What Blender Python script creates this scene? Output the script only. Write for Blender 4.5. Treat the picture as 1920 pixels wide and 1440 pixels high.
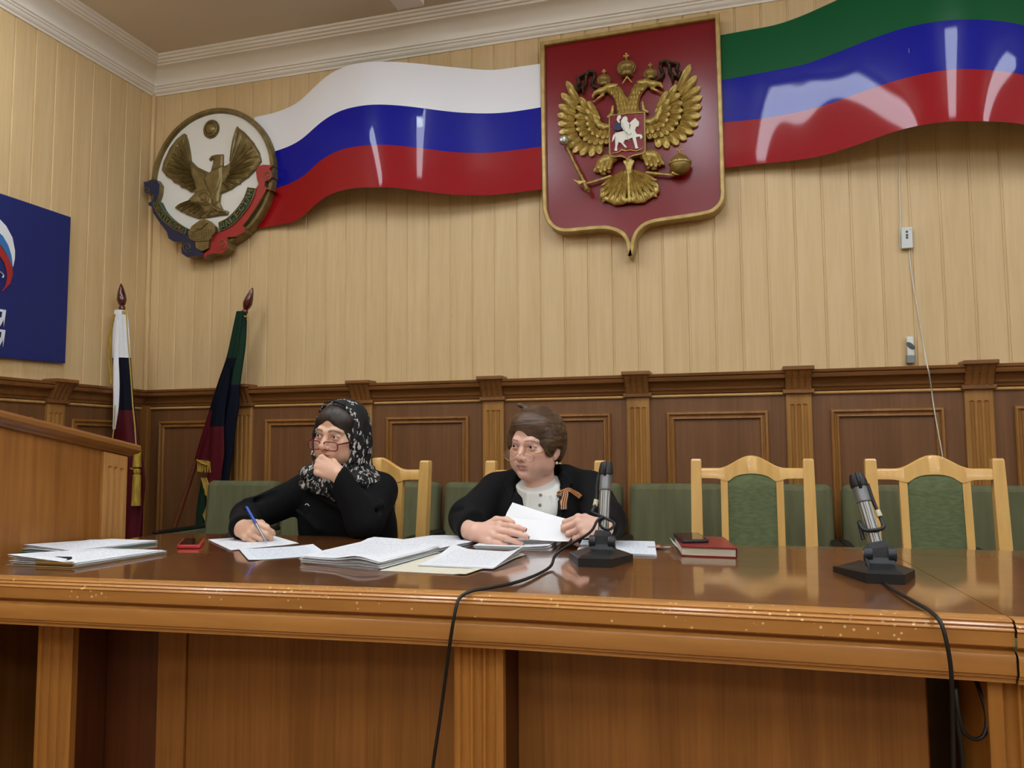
import bpy, bmesh, math, random
import numpy as np
from mathutils import Matrix, Vector
random.seed(7)
for o in list(bpy.data.objects): bpy.data.objects.remove(o)
SC = bpy.context.scene
COL = SC.collection
PI = math.pi
# ------------------------------------------------------------------ camera
F, YAW, PITCH, ROLL, CAMZ = 1509.16, 0.287149, 0.079645, -0.0059666, 1.05
_fw = np.array([-math.sin(YAW)*math.cos(PITCH), math.cos(YAW)*math.cos(PITCH), math.sin(PITCH)])
_rt = np.array([math.cos(YAW), math.sin(YAW), 0.0])
_up = np.cross(_rt, _fw)
_rt, _up = math.cos(ROLL)*_rt+math.sin(ROLL)*_up, -math.sin(ROLL)*_rt+math.cos(ROLL)*_up
cd = bpy.data.cameras.new('camera'); cam = bpy.data.objects.new('camera', cd); COL.objects.link(cam)
cd.sensor_width = 36; cd.lens = F/1920*36; cd.clip_start = 0.05
cam.matrix_world = Matrix(((_rt[0], _up[0], -_fw[0], 0), (_rt[1], _up[1], -_fw[1], 0), (_rt[2], _up[2], -_fw[2], CAMZ), (0, 0, 0, 1)))
SC.camera = cam
# ------------------------------------------------------------------ world, exposure
wd = bpy.data.worlds.new('world'); SC.world = wd; wd.use_nodes = True
wd.node_tree.nodes['Background'].inputs[0].default_value = (0.9, 0.95, 1, 1)
wd.node_tree.nodes['Background'].inputs[1].default_value = 0.05
SC.view_settings.view_transform = 'Standard'; SC.view_settings.look = 'None'
SC.view_settings.exposure = 0.0; SC.view_settings.gamma = 1; SC.view_settings.use_curve_mapping = False
LAMP = 21.0      # radiance of the ceiling panels
# ------------------------------------------------------------------ measuring: where a picture ray meets a plane of the room
def ray(x, y): return _fw*F+_rt*(x-960)+_up*(720-y)
def atY(x, y, Y):
    d = ray(x, y); p = d*(Y/d[1]); return (p[0], Y, p[2]+CAMZ)
def atX(x, y, X):
    d = ray(x, y); p = d*(X/d[0]); return (X, p[1], p[2]+CAMZ)
def atZ(x, y, Z):
    d = ray(x, y); p = d*((Z-CAMZ)/d[2]); return (p[0], p[1], Z)
# ------------------------------------------------------------------ materials
def lin(h):
    h = h.lstrip('#'); r = []
    for i in (0, 2, 4):
        v = int(h[i:i+2], 16)/255; r.append(v/12.92 if v <= .04045 else ((v+.055)/1.055)**2.4)
    return (r[0], r[1], r[2], 1)
MATS = {}
def mat(name, col, rough=.5, metal=0., spec=.5, coat=0., sheen=0., bump=None, vary=None, rvary=0., trans=0., alpha=1., attr=None, emis=0., coat_rough=.08):
    """plain surface. bump=(scale, strength[, (sx,sy,sz)]), vary=(colour2, scale[, (sx,sy,sz)[, lo, hi]])"""
    m = bpy.data.materials.new(name); m.use_nodes = True
    N = m.node_tree.nodes; Lk = m.node_tree.links; b = N['Principled BSDF']
    b.inputs['Base Color'].default_value = lin(col); b.inputs['Roughness'].default_value = rough
    b.inputs['Metallic'].default_value = metal; b.inputs['Specular IOR Level'].default_value = spec
    b.inputs['Coat Weight'].default_value = coat; b.inputs['Coat Roughness'].default_value = coat_rough
    b.inputs['Sheen Weight'].default_value = sheen
    b.inputs['Transmission Weight'].default_value = trans; b.inputs['Alpha'].default_value = alpha
    if emis:
        b.inputs['Emission Color'].default_value = lin(col); b.inputs['Emission Strength'].default_value = emis
    def coords(sc):
        tc = N.new('ShaderNodeTexCoord'); mp = N.new('ShaderNodeMapping'); mp.inputs['Scale'].default_value = sc
        oi = N.new('ShaderNodeObjectInfo'); mu = N.new('ShaderNodeMath'); mu.operation = 'MULTIPLY'; mu.inputs[1].default_value = 37.
        Lk.new(oi.outputs['Random'], mu.inputs[0]); Lk.new(mu.outputs[0], mp.inputs['Location'])
        Lk.new(tc.outputs['Object'], mp.inputs['Vector']); return mp
    if attr:
        at = N.new('ShaderNodeAttribute'); at.attribute_name = attr; Lk.new(at.outputs['Color'], b.inputs['Base Color'])
    if vary:
        mp = coords(vary[2] if len(vary) > 2 else (1, 1, 1))
        nz = N.new('ShaderNodeTexNoise'); nz.inputs['Scale'].default_value = vary[1]; nz.inputs['Detail'].default_value = 6
        Lk.new(mp.outputs[0], nz.inputs['Vector'])
        cr = N.new('ShaderNodeValToRGB'); lo, hi = (vary[3], vary[4]) if len(vary) > 3 else (.35, .65)
        cr.color_ramp.elements[0].position = lo; cr.color_ramp.elements[0].color = lin(col)
        cr.color_ramp.elements[1].position = hi; cr.color_ramp.elements[1].color = lin(vary[0])
        Lk.new(nz.outputs['Fac'], cr.inputs['Fac']); Lk.new(cr.outputs['Color'], b.inputs['Base Color'])
        if rvary:
            mr = N.new('ShaderNodeMapRange'); mr.inputs['To Min'].default_value = rough-rvary; mr.inputs['To Max'].default_value = rough+rvary
            Lk.new(nz.outputs['Fac'], mr.inputs['Value']); Lk.new(mr.outputs[0], b.inputs['Roughness'])
    if bump:
        mp = coords(bump[2] if len(bump) > 2 else (1, 1, 1))
        nz = N.new('ShaderNodeTexNoise'); nz.inputs['Scale'].default_value = bump[0]; nz.inputs['Detail'].default_value = 4
        Lk.new(mp.outputs[0], nz.inputs['Vector'])
        bp = N.new('ShaderNodeBump'); bp.inputs['Strength'].default_value = bump[1]; bp.inputs['Distance'].default_value = .004
        Lk.new(nz.outputs['Fac'], bp.inputs['Height']); Lk.new(bp.outputs['Normal'], b.inputs['Normal'])
    MATS[name] = m; return m
def wood(name, c1, c2, axis='Z', rough=.4, coat=0., fine=60., stretch=.05, bump=.08, c3=None, coat_rough=.1, spec=.5):
    """grain runs along axis"""
    m = bpy.data.materials.new(name); m.use_nodes = True
    N = m.node_tree.nodes; Lk = m.node_tree.links; b = N['Principled BSDF']
    b.inputs['Roughness'].default_value = rough; b.inputs['Coat Weight'].default_value = coat; b.inputs['Coat Roughness'].default_value = coat_rough
    b.inputs['Specular IOR Level'].default_value = spec
    tc = N.new('ShaderNodeTexCoord'); oi = N.new('ShaderNodeObjectInfo')
    mu = N.new('ShaderNodeMath'); mu.operation = 'MULTIPLY'; mu.inputs[1].default_value = 23.
    Lk.new(oi.outputs['Random'], mu.inputs[0])
    s = [1, 1, 1]; s['XYZ'.index(axis)] = stretch
    mp = N.new('ShaderNodeMapping'); mp.inputs['Scale'].default_value = s
    Lk.new(mu.outputs[0], mp.inputs['Location']); Lk.new(tc.outputs['Object'], mp.inputs['Vector'])
    n1 = N.new('ShaderNodeTexNoise'); n1.inputs['Scale'].default_value = fine; n1.inputs['Detail'].default_value = 5; n1.inputs['Distortion'].default_value = .4
    n2 = N.new('ShaderNodeTexNoise'); n2.inputs['Scale'].default_value = fine*.14; n2.inputs['Detail'].default_value = 3; n2.inputs['Distortion'].default_value = .8
    for n in (n1, n2): Lk.new(mp.outputs[0], n.inputs['Vector'])
    mx = N.new('ShaderNodeMix'); mx.data_type = 'FLOAT'; mx.inputs[0].default_value = .55
    Lk.new(n1.outputs['Fac'], mx.inputs[2]); Lk.new(n2.outputs['Fac'], mx.inputs[3])
    cr = N.new('ShaderNodeValToRGB'); e = cr.color_ramp.elements
    e[0].position = .36; e[0].color = lin(c2); e[1].position = .62; e[1].color = lin(c1)
    if c3: x = e.new(.5); x.color = lin(c3)
    Lk.new(mx.outputs[0], cr.inputs['Fac']); Lk.new(cr.outputs['Color'], b.inputs['Base Color'])
    bp = N.new('ShaderNodeBump'); bp.inputs['Strength'].default_value = bump; bp.inputs['Distance'].default_value = .002
    Lk.new(n1.outputs['Fac'], bp.inputs['Height']); Lk.new(bp.outputs['Normal'], b.inputs['Normal'])
    MATS[name] = m; return m
M = MATS
wood('wall_panel', '#d4b888', '#c9ab79', 'Z', .5, fine=70, stretch=.06, bump=.04)
mat('plaster', '#a08a66', .8); mat('ceiling_paint', '#ded3bf', .85)
mat('cornice_paint', '#f0ebde', .6)
wood('wainscot', '#7b5231', '#684425', 'Z', .38, fine=90, stretch=.03, bump=.04)
wood('dado', '#8c5b2e', '#6c451f', 'X', .32, fine=60, stretch=.05, bump=.04)
wood('dado_light', '#d0a262', '#b38447', 'X', .3, fine=60, stretch=.05, bump=.03)
wood('pilaster', '#aa793c', '#91642e', 'Z', .35, fine=70, stretch=.05, bump=.03)
wood('moulding', '#9a6932', '#7e5222', 'Z', .33, fine=70, stretch=.05, bump=.03)
wood('table_top', '#744317', '#58300d', 'X', .3, coat=1., fine=50, stretch=.05, bump=.015, coat_rough=.07)
wood('table_edge', '#bc8341', '#a16b33', 'X', .3, coat=.3, fine=40, stretch=.06, bump=.03)
wood('table_panel', '#95602a', '#7c4c1c', 'Z', .4, fine=120, stretch=.03, bump=.05)
wood('table_pillar', '#b57a36', '#996429', 'Z', .35, fine=60, stretch=.05, bump=.04)
wood('mahogany', '#592d11', '#45200a', 'Z', .4, fine=80, stretch=.04, bump=.03)
wood('lectern_oak', '#a26b30', '#855320', 'Z', .4, fine=55, stretch=.05, bump=.05)
wood('lectern_strip', '#bd8a4c', '#a37239', 'Z', .4, fine=55, stretch=.05, bump=.05)
wood('lectern_cap', '#8b5a27', '#6f4418', 'Y', .35, fine=50, stretch=.05, bump=.04)
wood('beech', '#dfb268', '#cd9c50', 'Z', .35, fine=40, stretch=.06, bump=.02, coat=.2)
mat('floor_wood', '#8f7048', .4)
# ------------------------------------------------------------------ mesh helpers
def link(name, me, material=None, parent=None, smooth=False, smooth_angle=None):
    o = bpy.data.objects.new(name, me); COL.objects.link(o)
    if material is not None:
        ms = material if isinstance(material, (list, tuple)) else [material]
        if not me.materials:
            for q in ms: me.materials.append(M[q] if isinstance(q, str) else q)
    if smooth:
        me.polygons.foreach_set('use_smooth', [True]*len(me.polygons))
        if smooth_angle:
            try: me.set_sharp_from_angle(angle=smooth_angle)
            except Exception: pass
    if parent is not None: o.parent = parent
    return o
def wloc(o):
    l = Vector((0, 0, 0))
    while o is not None: l = l+o.location; o = o.parent
    return l
class MB:
    """collects faces (world coordinates) and links them as ONE mesh object"""
    def __init__(s): s.v = []; s.f = []; s.m = []
    def add(s, vs, fs, mi=0):
        b = len(s.v); s.v += [tuple(float(c) for c in v) for v in vs]
        for f in fs: s.f.append(tuple(b+i for i in f)); s.m.append(mi)
        return s
    def box(s, a, b, mi=0, mx=None):
        x0, y0, z0 = a; x1, y1, z1 = b
        vs = [(x0, y0, z0), (x1, y0, z0), (x1, y1, z0), (x0, y1, z0), (x0, y0, z1), (x1, y0, z1), (x1, y1, z1), (x0, y1, z1)]
        if mx is not None: vs = [mx @ Vector(v) for v in vs]
        return s.add(vs, [(0, 3, 2, 1), (4, 5, 6, 7), (0, 1, 5, 4), (1, 2, 6, 5), (2, 3, 7, 6), (3, 0, 4, 7)], mi)
    def rbox(s, a, b, r=.004, seg=2, mi=0, mx=None):
        bm = bmesh.new(); bmesh.ops.create_cube(bm, size=1)
        for v in bm.verts:
            v.co = Vector([(a[i]+b[i])/2+v.co[i]*(b[i]-a[i]) for i in range(3)])
        bmesh.ops.bevel(bm, geom=list(bm.edges), offset=r, segments=seg, profile=.5, affect='EDGES', clamp_overlap=True)
        if mx is not None: bm.transform(mx)
        bm.verts.index_update()
        s.add([v.co for v in bm.verts], [[v.index for v in f.verts] for f in bm.faces], mi); bm.free(); return s
    def grid(s, rows, mi=0, close=False, flip=False):
        """rows: list of equal-length point lists"""
        n = len(rows[0]); vs = [p for r in rows for p in r]; fs = []
        for i in range(len(rows)-1):
            for j in range(n if close else n-1):
                k = (j+1) % n; q = (i*n+j, i*n+k, (i+1)*n+k, (i+1)*n+j)
                fs.append(q[::-1] if flip else q)
        return s.add(vs, fs, mi)
    def tube(s, pts, r, n=8, mi=0, caps=True, flat=1., up=None):
        """r: number or list; flat squashes the second axis"""
        pts = [Vector(p) for p in pts]; rows = []; prev = None
        for i, p in enumerate(pts):
            t = (pts[min(i+1, len(pts)-1)]-pts[max(i-1, 0)])
            t = t.normalized() if t.length > 1e-9 else Vector((0, 0, 1))
            if prev is None:
                a = Vector(up) if up is not None else (Vector((0, 0, 1)) if abs(t.z) < .9 else Vector((1, 0, 0)))
            else: a = prev
            a = (a-t*a.dot(t)); a = a.normalized() if a.length > 1e-6 else t.orthogonal().normalized()
            prev = a; c = t.cross(a); rr = r[i] if isinstance(r, (list, tuple)) else r
            rows.append([p+a*(rr*flat*math.cos(2*PI*j/n))+c*(rr*math.sin(2*PI*j/n)) for j in range(n)])
        s.grid(rows, mi, close=True)
        if caps:
            s.add(rows[0], [tuple(range(n))[::-1]], mi); s.add(rows[-1], [tuple(range(n))], mi)
        return s
    def lathe(s, prof, o, axis=(0, 0, 1), n=16, mi=0, sq=1.):
        """prof: (radius, height) list; sq squashes across"""
        ax = Vector(axis).normalized(); a = ax.orthogonal().normalized() if abs(ax.z) < .99 else Vector((1, 0, 0)); c = ax.cross(a); o = Vector(o)
        s.grid([[o+ax*h+a*(r*math.cos(2*PI*j/n))+c*(r*sq*math.sin(2*PI*j/n)) for j in range(n)] for r, h in prof], mi, close=True)
        return s
    def prism(s, poly, ex, mi=0, side=None):
        """poly: planar 3-D points, ex: extrusion vector; concave outlines allowed"""
        bm = bmesh.new(); ex = Vector(ex); P = [Vector(p) for p in poly]
        vs = [bm.verts.new(p) for p in P]; f = bm.faces.new(vs); bm.normal_update()
        r = bmesh.ops.triangulate(bm, faces=[f]); bm.verts.index_update(); n = len(P)
        T = [[v.index for v in q.verts] for q in bm.faces]; bm.free()
        nrm = Vector((0, 0, 0))
        for i in range(n): nrm += P[i].cross(P[(i+1) % n])
        rev = nrm.dot(ex) > 0
        tv = [P[i] for i in range(n)]+[P[i]+ex for i in range(n)]
        fs = []
        for t in T:
            a, b, c = t
            tn = (P[b]-P[a]).cross(P[c]-P[a])
            if tn.dot(ex) > 0: t = [a, c, b]
            fs.append(tuple(t)); fs.append(tuple(i+n for i in t[::-1]))
        s.add(tv, fs, mi); sd = []
        for i in range(n):
            j = (i+1) % n; q = (i, j, j+n, i+n); sd.append(q if rev else q[::-1])
        s.add(tv, sd, mi if side is None else side)
        return s
    def build(s, name, material, parent=None, smooth=False, angle=None, loc=None):
        if parent is not None: off = wloc(parent)
        elif loc is not None: off = Vector(loc)
        else: off = Vector((0, 0, 0))
        me = bpy.data.meshes.new(name)
        me.from_pydata([(v[0]-off.x, v[1]-off.y, v[2]-off.z) for v in s.v], [], s.f)
        ms = material if isinstance(material, (list, tuple)) else [material]
        for q in ms: me.materials.append(M[q] if isinstance(q, str) else q)
        if len(ms) > 1: me.polygons.foreach_set('material_index', s.m)
        me.validate()
        if smooth:
            me.polygons.foreach_set('use_smooth', [True]*len(me.polygons))
            if angle: me.set_sharp_from_angle(angle=angle)
        me.update()
        o = bpy.data.objects.new(name, me); COL.objects.link(o)
        if parent is not None: o.parent = parent
        elif loc is not None: o.location = loc
        return o
def thing(name, label, cat, loc=(0, 0, 0), group=None):
    o = bpy.data.objects.new(name, None); COL.objects.link(o); o.location = loc; o.empty_display_size = .05
    return tag(o, label, cat, group)
def tag(o, label, cat, group=None):
    o['label'] = label; o['category'] = cat
    if group: o['group'] = group
    return o
def struct(o, label=None):
    o['kind'] = 'structure'
    if label: o['label'] = label
    return o
def sroot(name, loc=(0, 0, 0), label=None):
    o = bpy.data.objects.new(name, None); COL.objects.link(o); o.location = loc; o.empty_display_size = .05
    return struct(o, label)
def inst(src, parent, loc=None, rot=None):
    """copy of a part that shares its mesh"""
    c = src.copy(); COL.objects.link(c); c.parent = parent
    if loc is not None: c.location = loc
    if rot is not None: c.rotation_euler = rot
    return c
def copy_tree(o, parent=None):
    c = o.copy(); COL.objects.link(c)
    if parent is not None: c.parent = parent
    for ch in list(o.children): copy_tree(ch, c)
    return c
def smooth_path(pts, n=8, closed=False):
    """Catmull-Rom"""
    P = [np.array(p, float) for p in pts]; out = []; m = len(P)
    for i in range(m if closed else m-1):
        p0 = P[(i-1) % m] if closed or i > 0 else 2*P[0]-P[1]
        p1 = P[i]; p2 = P[(i+1) % m]
        p3 = P[(i+2) % m] if closed or i+2 < m else 2*P[-1]-P[-2]
        for k in range(n):
            t = k/n
            out.append(.5*((2*p1)+(-p0+p2)*t+(2*p0-5*p1+4*p2-p3)*t*t+(-p0+3*p1-3*p2+p3)*t**3))
    if not closed: out.append(P[-1])
    return [tuple(p) for p in out]
def inset(poly, d):
    """offset of a closed 2-D outline to its inside by d"""
    P = np.array(poly, float); n = len(P)
    A = .5*np.sum(P[:, 0]*np.roll(P[:, 1], -1)-np.roll(P[:, 0], -1)*P[:, 1]); sg = 1 if A > 0 else -1
    out = []
    for i in range(n):
        e1 = P[i]-P[i-1]; e2 = P[(i+1) % n]-P[i]
        n1 = np.array([-e1[1], e1[0]])/(np.linalg.norm(e1)+1e-12)*sg; n2 = np.array([-e2[1], e2[0]])/(np.linalg.norm(e2)+1e-12)*sg
        b = n1+n2; L = np.linalg.norm(b); b = b/(L+1e-9); c = max(.45, float(b@n1))
        out.append(P[i]+b*d/c)
    return np.array(out)
def clean_inset(poly, d):
    Q = inset(poly, d); P = np.array(poly, float); out = []
    for q in Q:
        a = P; b = np.roll(P, -1, 0); ab = b-a; t = np.clip(np.sum((q-a)*ab, 1)/(np.sum(ab*ab, 1)+1e-12), 0, 1)
        if np.min(np.linalg.norm(a+ab*t[:, None]-q, axis=1)) > .92*d: out.append(q)
    return np.array(out)
def text_mesh(txt, size, thick, bold=0.):
    """vertices (x right, y up, z out) and faces of a word, origin at its lower left"""
    cu = bpy.data.curves.new('t', 'FONT'); cu.body = txt; cu.size = size; cu.extrude = thick/2; cu.offset = bold; cu.resolution_u = 2
    o = bpy.data.objects.new('t', cu); COL.objects.link(o)
    dg = bpy.context.evaluated_depsgraph_get(); ev = o.evaluated_get(dg); me = ev.to_mesh()
    vs = [tuple(v.co) for v in me.vertices]; fs = [tuple(p.vertices) for p in me.polygons]
    ev.to_mesh_clear(); bpy.data.objects.remove(o); bpy.data.curves.remove(cu)
    return vs, fs
# ================================================================== THE ROOM
XL, XR, YB, YF, ZC = -3.306, 4.2, 3.8, -4.2, 3.28
struct(MB().box((XL, YF, -.05), (XR, YB, 0)).build('floor', 'floor_wood'))
struct(MB().box((XL-.1, YF-.1, ZC), (XR+.1, YB+.1, ZC+.06)).build('ceiling', 'ceiling_paint'))
struct(MB().box((XR, YF, 0), (XR+.1, YB, ZC)).build('wall_right', 'plaster'))
struct(MB().box((XL, YF-.1, 0), (XR, YF, ZC)).build('wall_front', 'plaster'))
wb = sroot('wall_back', (0, YB, 0)); wl = sroot('wall_left', (XL, 0, 0))
MB().box((XL-.1, YB+.008, 0), (XR, YB+.1, ZC)).build('wall_core', 'wall_panel', wb)
MB().box((XL-.1, YF, 0), (XL-.008, YB+.008, ZC)).build('wall_core', 'wall_panel', wl)
PW = .119
def plank_mesh(z0, z1):
    # cross-section of one tongue-and-groove board: bevelled face, then a flat tongue in the joint
    pr = [(0, .008), (0, .0042), (.007, .0042), (.0085, .0005), (.0105, 0), (PW-.0035, 0), (PW-.0005, .003), (PW-.0005, .008)]
    me = bpy.data.meshes.new('wall_plank'); n = len(pr)
    me.from_pydata([(x, y, z) for z in (z0, z1) for x, y in pr], [], [(i, i+1, i+1+n, i+n) for i in range(n-1)])
    me.materials.append(M['wall_panel']); me.update(); return me
pm = plank_mesh(1.30, 3.2)
x = .574-PW*40
while x+PW < XL+.02: x += PW
while x < XR:
    o = link('wall_plank', pm, None, wb); o.location = (x, 0, 0); x += PW
y0 = atX(69.1, 46.7, XL)[1]; k = int((y0+1.6)/PW); y = y0-k*PW
while y < YB-.02:
    o = link('wall_plank', pm, None, wl); o.location = (0, y+PW, 0); o.rotation_euler = (0, 0, PI/2); o.rotation_euler = (0, 0, -PI/2); o.scale = (1, -1, 1) if False else (1, 1, 1)
    o.matrix_local = Matrix(((0, -1, 0, 0), (1, 0, 0, y), (0, 0, 1, 0), (0, 0, 0, 1)))
    y += PW
# corner bead
struct(MB().rbox((XL, YB-.022, 1.38), (XL+.022, YB, 3.15), .006).build('trim_1', 'wall_panel'))
# ceiling cornice
def cornice_profile():
    p = [(0, 3.118), (.006, 3.118), (.010, 3.127), (.018, 3.131), (.024, 3.137), (.027, 3.146), (.034, 3.149), (.036, 3.157), (.044, 3.160)]
    for i in range(1, 8):
        a = PI/2*i/8; p.append((.044+.066*(1-math.cos(a)), 3.160+.072*math.sin(a)))
    p += [(.112, 3.234), (.121, 3.235), (.125, 3.243), (.136, 3.245), (.14, 3.254), (.151, 3.257), (.155, 3.267), (.165, 3.27), (.168, 3.2805), (0, 3.2805)]
    return p
cp = cornice_profile()
m = MB(); m.grid([[(XL+d, YB-d, z) for d, z in cp], [(XR, YB-d, z) for d, z in cp]]); struct(m.build('trim_2', 'cornice_paint', smooth=True, angle=.5))
m = MB(); m.grid([[(XL+d, YB-d, z) for d, z in cp], [(XL+d, YF, z) for d, z in cp]], flip=True); struct(m.build('trim_3', 'cornice_paint', smooth=True, angle=.5))
# ------------------------------------------------------------------ wainscot
YW, XW = YB-.012, XL+.012
PIL = [-2.633+.7105*i for i in range(-0, 10)]
PILW = .108
def fluted(w, z0, z1, ztop, t=.018, nf=3, depth=.006, fw=.017, pitch=.027):
    """board of width w whose face carries nf round-ended flutes that end at ztop; face at y=-t"""
    m = MB(); xs = []; 
    for k in range(nf):
        c = (k-(nf-1)/2)*pitch; xs += [c+fw/2*q for q in (-1.02, -.85, -.5, 0, .5, .85, 1.02)]
    xs = [-w/2, -w/2+.004]+xs+[w/2-.004, w/2]
    zs = [z0, z1] if ztop >= z1 else [z0, ztop-fw/2]+[ztop-fw/2+fw/2*q for q in (.4, .7, .9, 1.02)]+[z1]
    rows = []
    for z in zs:
        r = []
        for x_ in xs:
            d = 0
            for k in range(nf):
                c = (k-(nf-1)/2)*pitch; dz = max(0, z-(ztop-fw/2)); q = math.hypot(x_-c, dz)/(fw/2)
                if q < 1: d = depth*math.sqrt(1-q*q)
            yy = -t+d
            if abs(abs(x_)-w/2) < 1e-6: yy = -t+.003
            r.append((x_, yy, z))
        rows.append(r)
    m.grid(rows)
    m.grid([[(-w/2, 0, z) for z in (z0, z1)], [(-w/2, -t+.003, z) for z in (z0, z1)]], flip=True)
    m.grid([[(w/2, 0, z) for z in (z0, z1)], [(w/2, -t+.003, z) for z in (z0, z1)]])
    m.add([(-w/2, 0, z1), (w/2, 0, z1), (w/2, -t, z1), (-w/2, -t, z1)], [(3, 2, 1, 0)])
    return m
def console():
    """carved bracket above a pilaster: S-shaped face with upright ribs"""
    m = MB(); w = .112; S = []
    for i in range(13):
        t = i/12; S.append((.034+.046*t**1.7+.004*math.sin(t*PI), 1.302+.082*t))
    xs = [-w/2+w*j/24 for j in range(25)]
    rows = []
    for d, z in S:
        rows.append([(x_, -(d+.006*(abs(math.sin((x_+w/2)/w*4*PI))**.45-.6)*(1 if z < 1.375 else .2)), z) for x_ in xs])
    m.grid(rows)
    for sx, fl in ((-1, False), (1, True)):
        m.grid([[(sx*w/2, 0, z) for d, z in S], [(sx*w/2, -d, z) for d, z in S]], flip=not fl)
    m.add([(-w/2, 0, S[0][1]), (w/2, 0, S[0][1]), (w/2, -S[0][0], S[0][1]), (-w/2, -S[0][0], S[0][1])], [(0, 1, 2, 3)])
    return m
pil_o = None
def wainscot(root, L0, L1, centers, place, ends=True):
    """place(u, d, z) -> world point; u along the wall, d out of the wall"""
    def P(m, name, mt, smooth=False, angle=None):
        q = MB(); q.v = [place(v[0], -v[1], v[2]) for v in m.v]; q.f = m.f; q.m = m.m
        return q.build(name, mt, root, smooth, angle)
    m = MB().box((L0, -.012, 0), (L1, .012, 1.30)); P(m, 'wainscot_board', 'wainscot')
    # rail moulding above: cyma with a pale bead below
    pr = [(.012, 1.278), (.022, 1.280), (.026, 1.286), (.022, 1.292), (.014, 1.294)]
    m = MB().grid([[(L0, -d, z) for d, z in pr], [(L1, -d, z) for d, z in pr]], flip=True); P(m, 'bead', 'dado_light', True)
    pr = [(.012, 1.296), (.024, 1.297), (.026, 1.306), (.030, 1.312)]+[(.034+.03*(1-math.cos(PI/2*i/6)), 1.314+.036*math.sin(PI/2*i/6)) for i in range(7)]+[(.070, 1.353), (.074, 1.366), (.070, 1.372), (.078, 1.374), (.080, 1.386), (.0, 1.388)]
    m = MB().grid([[(L0, -d, z) for d, z in pr], [(L1, -d, z) for d, z in pr]], flip=True); P(m, 'dado_rail', 'dado', True, .6)
    for c in centers:
        def sh(mm): 
            mm.v = [(v[0]+c, v[1]-.012, v[2]) for v in mm.v]; return mm
        p = P(sh(fluted(PILW, 0, 1.286, 1.238)), 'pilaster', 'pilaster', True, .7)
        P(sh(console()), 'console_bracket', 'dado', True, .9)
        mm = MB().rbox((-.066, -.085, 1.384), (.066, .012, 1.402), .003); P(sh(mm), 'bracket_cap', 'dado')
        mm = MB().rbox((-.066, -.034, 1.284), (.066, .012, 1.303), .003); P(sh(mm), 'bracket_foot', 'dado')
    cs = list(centers)
    for a, b in zip(cs[:-1], cs[1:]):
        frame_panel(P, (a+b)/2, .225)
def frame_panel(P, c, hw, zt=1.212, zb=.22):
    prof = [(0, 0), (0, .012), (.004, .017), (.010, .018), (.015, .014), (.017, .007), (.024, .007), (.026, .012), (.031, .013), (.035, .009), (.036, 0)]
    rows = []
    for i in range(5):
        sx, sz = ((-1, 1), (1, 1), (1, -1), (-1, -1))[i % 4]
        rows.append([(c+sx*(hw-d), -.012-h_, (zt-d) if sz > 0 else (zb+d)) for d, h_ in prof])
    m = MB(); m.grid(rows, flip=False)
    P(m, 'panel_moulding', 'moulding', True, .5)
wnb = sroot('trim_4', (0, YB, 0)); wnl = sroot('trim_5', (XL, 0, 0))
wainscot(wnb, XL+.012, XR, PIL, lambda u, d, z: (u, YB-d, z))
lc = [3.167-.7105*i for i in (5, 4, 3, 2, 1, 0)]
wainscot(wnl, YF, YB-.012, lc, lambda u, d, z: (XL+d, u, z))
# part-bays in the corner
def Pb(m, name, mt, smooth=False, angle=None):
    q = MB(); q.v = [(v[0], YB+v[1], v[2]) for v in m.v]; q.f = m.f; q.m = m.m; return q.build(name, mt, wnb, smooth, angle)
frame_panel(Pb, (XL+PIL[0])/2-.012+.03, .235)
def Pl(m, name, mt, smooth=False, angle=None):
    q = MB(); q.v = [(XL-v[1], v[0], v[2]) for v in m.v]; q.f = [f[::-1] for f in m.f]; q.m = m.m; return q.build(name, mt, wnl, smooth, angle)
frame_panel(Pl, (YB+3.167)/2-.01, .205)
# corner board
Pb(MB().rbox((XL+.012, -.05, 0), (XL+.06, -.012, 1.30), .004), 'corner_board', 'moulding')
# ------------------------------------------------------------------ ceiling lamps
mat('lamp_body', '#e9e6dc', .5); 
mat('lamp_glow', '#e9f3ff', .5, emis=LAMP)
mat('lamp_off', '#f4f1e8', .35)
def ceiling_lamp(x, y, sx, sy, label, lit=True):
    t = thing('ceiling_lamp', label, 'lamp', (x, y, ZC), 'ceiling lamps' if lit else None)
    m = MB(); 
    for a, b in (((x-sx/2, y-sy/2), (x+sx/2, y-sy/2+.02)), ((x-sx/2, y+sy/2-.02), (x+sx/2, y+sy/2)), ((x-sx/2, y-sy/2+.02), (x-sx/2+.02, y+sy/2-.02)), ((x+sx/2-.02, y-sy/2+.02), (x+sx/2, y+sy/2-.02))):
        m.box((a[0], a[1], ZC-.03), (b[0], b[1], ZC))
    m.build('housing', 'lamp_body', t)
    MB().box((x-sx/2+.021, y-sy/2+.021, ZC-.085), (x+sx/2-.021, y+sy/2-.021, ZC-.012)).build('diffuser', 'lamp_glow' if lit else 'lamp_off', t)
    return t
for j, y in enumerate((1.9, -.8, -2.9)):
    for i, x in enumerate((-2.7, -1.5, -.3, .9, 2.1, 3.3)):
        ceiling_lamp(x, y, .2, 1.2, 'long lit ceiling lamp over the hall, above the top edge of the picture')
ceiling_lamp(-1.53, 2.9, .18, 1.2, 'white box lamp fixed to the ceiling above the white blue red metal flag', False)
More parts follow.
